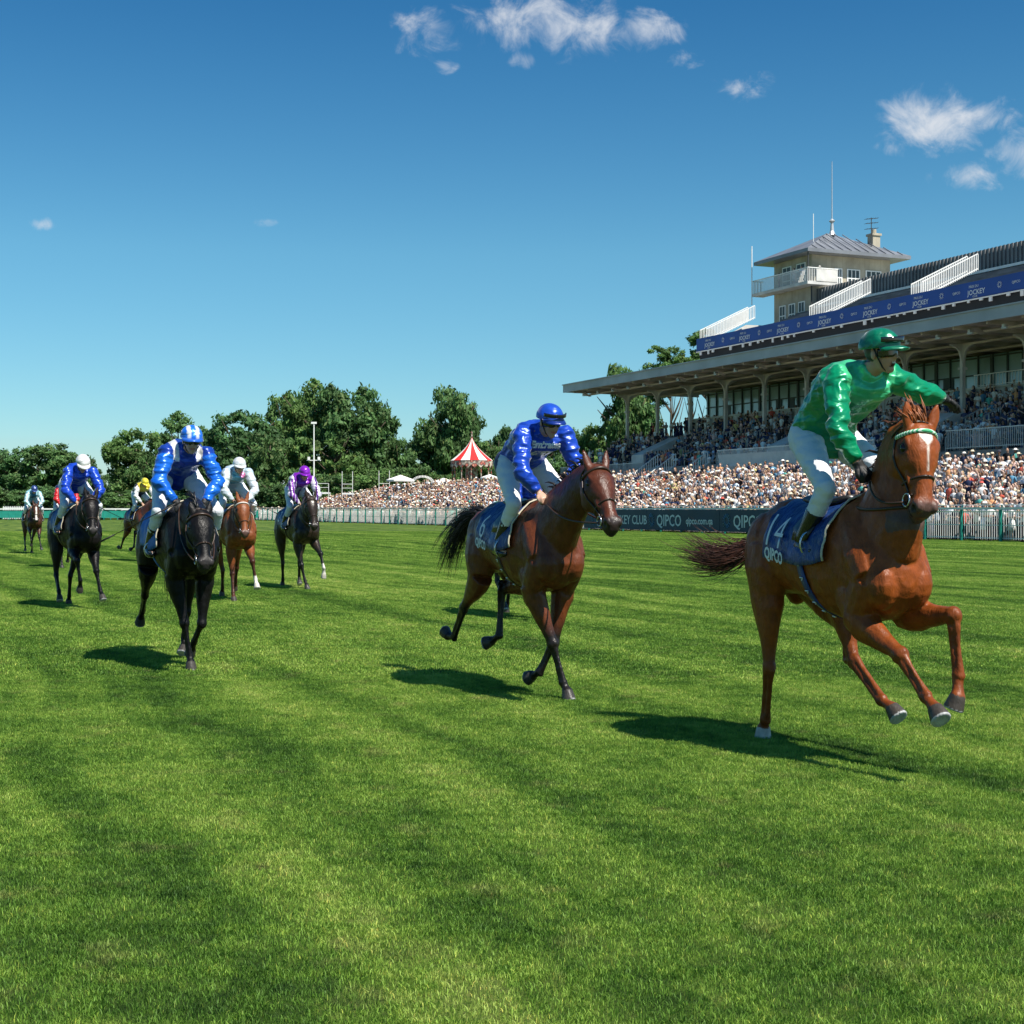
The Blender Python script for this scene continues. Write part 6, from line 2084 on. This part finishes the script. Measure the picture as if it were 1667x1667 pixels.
# 2 bay, rider in royal blue
o, b = (.11, 12.3), 22
h2 = Horse('dark bay racehorse in the middle with a flying black tail, head stretched forward', o, b, H2L, (1.25, .05, 1.79), (1.60, .04, 1.365), 'bay', BAY, hs=1.07, ear=.85, tail=[(-.84, 0, 1.42), (-1.0, -.05, 1.46), (-1.20, -.10, 1.38), (-1.36, -.16, 1.16), (-1.42, -.2, .96)], voxel=.011, mane=60)
J2 = dict(ankR=(.08, -.28, 1.20), kneeR=(.36, -.25, 1.54), hipR=(-.12, -.12, 1.88), hipL=(-.12, .12, 1.89), shR=(.38, -.18, 2.09), shL=(.40, .18, 2.10), head=(.52, 0, 2.20),
          elR=(.54, -.26, 1.80), wrR=(.58, -.12, 1.63), handR=(.66, -.09, 1.57), elL=(.46, .27, 1.84), wrL=(.56, .10, 1.64), handL=(.63, .07, 1.58), kneeL=(.36, .25, 1.55), ankL=(.08, .28, 1.20))
r2 = Rider('jockey in royal blue satin silks and blue cap, bare handed, on the middle bay horse', o, b, J2, look=(1, .12, -.30), up=(.35, 0, 1), cols=dict(body=(.010, .060, .46)), cap=dict(a=(.012, .075, .52), peak=(.006, .03, .22)), cap_band=True, breech_patch=True)
r2.chest_text('Emirates', .075, 0, -.10); r2.chest_text('FLY BETTER', .03, 0, -.15)
h2.saddle(NAVY.m, '6', 'QIPCO', girth_marks=True); h2.reins([(.66, -.10, 1.56), (.66, .06, 1.57)])
# horse running behind the bay, only its legs show
o, b = (.12, 20.6), 22
hb = Horse('dark horse galloping behind the bay in the middle, hidden but for its legs', o, b, H4L, (1.0, 0, 1.66), (1.28, 0, 1.17), 'bay', DBAY, voxel=.02, mane=30)
rb = Rider('jockey in blue silks hidden behind the rider in royal blue', o, b, None, dz=-.30, cols=dict(body=(.01, .05, .4)), cap=dict(a=(.01, .05, .4)), voxel=.016)
hb.saddle(NAVY.m)

# 3 black, rider in bright blue with white epaulettes
o, b = (-3.25, 14.38), 25
h3 = Horse('black racehorse coming head on with its muzzle low, under the striped cap jockey', o, b, H3L, (1.04, -.04, 1.45), (1.33, -.05, .985), 'black', BLACK, hs=1.10, ear=.62, voxel=.012, tail=[(-.84, 0, 1.36), (-.98, .08, 1.30), (-1.08, .16, 1.06), (-1.1, .2, .80), (-1.08, .22, .58)])
J3 = dict(ankR=(.05, -.30, 1.13), kneeR=(.40, -.28, 1.48), hipR=(-.15, -.12, 1.84), hipL=(-.15, .12, 1.84), shR=(.34, -.19, 2.03), shL=(.34, .19, 2.03), head=(.46, .02, 2.15),
          elR=(.46, -.29, 1.76), wrR=(.55, -.14, 1.56), elL=(.44, .28, 1.76), wrL=(.55, .12, 1.56), kneeL=(.40, .28, 1.48), ankL=(.05, .30, 1.13))
r3 = Rider('jockey in bright blue silks with white shoulder straps and a striped cap', o, b, J3, look=(1, -.06, -.22), up=(.25, 0, 1), cols=dict(body=(.008, .045, .33), sleeve=(.008, .13, .62), epaulette=(.72, .72, .74)),
           cap=dict(a=(.012, .17, .75), b=(.75, .75, .78), mode='stripe', peak=(.02, .12, .55)), glove=True, voxel=.010)
h3.saddle(BLUE.m, girth_mat=BLUE.m, drop=1.9); h3.reins([(.60, -.12, 1.52), (.60, .10, 1.52)])
whip(o, b, (.60, -.16, 1.55), (.35, -.80, 1.20), 'long whip held out sideways by the jockey in the striped cap')

# 4 dark horse, royal blue and white cap
o, b = (-6.71, 22.65), 30
h4 = Horse('near black racehorse at the left under the white capped royal blue jockey', o, b, H4L, (1.03, -.03, 1.66), (1.30, -.06, 1.15), 'black', dict(BLACK, body=(.007, .0055, .0055)), voxel=.014)
r4 = Rider('jockey in royal blue silks and plain white cap leaning low at the left', o, b, None, dz=.03, look=(.85, 0, -.55), up=(.5, 0, 1), cols=dict(body=(.01, .06, .50)), cap=dict(a=(.75, .74, .72)), voxel=.012)
h4.saddle(NAVY.m); h4.reins([(.60, -.12, 1.56), (.60, .10, 1.56)])
whip(o, b, (.58, .16, 1.56), (.35, .75, 1.30), 'short whip to the right of the white capped royal blue jockey')
# 4b red silks behind it
o, b = (-11.62, 38.2), 26
h4b = Horse('dark brown racehorse mostly hidden behind the white capped jockey at the left', o, b, H7L, (.98, 0, 1.66), (1.24, 0, 1.15), 'bay', DBAY, voxel=.022, mane=30)
r4b = Rider('jockey in red silks half hidden behind the white capped jockey at the left', o, b, None, cols=dict(body=(.02, .03, .12), sleeve=(.55, .015, .02)), cap=dict(a=(.5, .02, .02)), voxel=.018)
h4b.saddle(NAVY.m, '2')
# 5 far left, pale aqua
o, b = (-16.2, 49.8), 25
h5 = Horse('brown racehorse with a white nose stripe, farthest back at the left edge', o, b, H4L, (1.0, -.02, 1.62), (1.26, -.03, 1.10), 'bay', dict(DBAY, body=(.07, .026, .014)), face=[(.15, .95, .02, .03)], voxel=.022, mane=30)
r5 = Rider('jockey in pale aqua silks with a teal chest, farthest back at the left', o, b, None, look=(.85, 0, -.5), up=(.5, 0, 1), cols=dict(body=(.30, .55, .60), sleeve=(.42, .62, .66), chest=(.01, .10, .18)), cap=dict(a=(.03, .06, .20)), voxel=.018)
h5.saddle(NAVY.m); h5.reins([(.6, -.1, 1.52), (.6, .1, 1.52)])
# 6 blazed horse, yellow cap
o, b = (-10.75, 42.6), 31
h6 = Horse('bay racehorse with a broad white blaze under the yellow capped jockey', o, b, H2L, (.98, .12, 1.70), (1.22, .20, 1.22), 'bay', dict(BAY, body=(.10, .030, .014)), face=[(.12, .5, .045, .022), (.5, 1.0, .03, .05)], voxel=.02, face_up=(-.5, 1, 0))
r6 = Rider('jockey in black and white silks with a yellow cap and yellow shoulders', o, b, None, dz=.10, look=(.9, .1, -.55), up=(.5, 0, 1), cols=dict(body=(.03, .025, .035), sleeve=(.70, .70, .70), yoke_or_highlight=(.62, .52, .04)), cap=dict(a=(.72, .62, .05)), voxel=.018)
h6.saddle(NAVY.m); h6.reins([(.6, -.1, 1.52), (.6, .1, 1.52)])
# 7 chestnut bay, white cap and pale silks
o, b = (-4.68, 24.7), 24
h7 = Horse('orange bay racehorse with a pale browband, just right of the black horse', o, b, H7L, (.97, -.08, 1.62), (1.24, -.09, 1.08), 'chestnut', dict(CH, body=(.20, .058, .016), points=(.06, .02, .01), hair=(.015, .01, .008)), socks={'LF': .08}, browband=M_wband.m, voxel=.014)
r7 = Rider('jockey in white and pale blue silks with a white cap, right of the striped cap', o, b, None, dz=.06, look=(1, 0, -.32), up=(.3, 0, 1), cols=dict(body=(.48, .60, .70), sleeve=(.66, .72, .76), chest=(.16, .42, .56), patch=(.62, .20, .40)), cap=dict(a=(.72, .74, .76)), voxel=.012)
h7.saddle(NAVY.m); h7.reins([(.6, -.1, 1.60), (.6, .1, 1.60)])
whip(o, b, (.58, .16, 1.62), (.45, .66, 1.42), 'short whip to the right of the jockey in white and pale blue')
# 8 dark bay, purple
o, b = (-4.1, 28.2), 24
h8 = Horse('dark brown racehorse with one white foreleg under the purple capped jockey', o, b, H8L, (1.0, -.04, 1.70), (1.25, -.03, 1.15), 'bay', dict(DBAY, body=(.026, .016, .011)), face=[(.16, .24, .02, .01)], socks={'LF': .28}, voxel=.015)
r8 = Rider('jockey in purple and white striped silks with a purple cap', o, b, None, dz=.02, look=(1, 0, -.42), up=(.4, 0, 1), cols=dict(body=(.62, .58, .70), sleeve=(.68, .64, .74), sleeve_stripe=(.16, .01, .30), stripes=(.10, .02, .22), yoke_or_highlight=(.20, .01, .40)), cap=dict(a=(.24, .012, .46)), voxel=.013)
h8.saddle(NAVY.m, '2'); h8.reins([(.6, -.1, 1.56), (.6, .1, 1.56)])
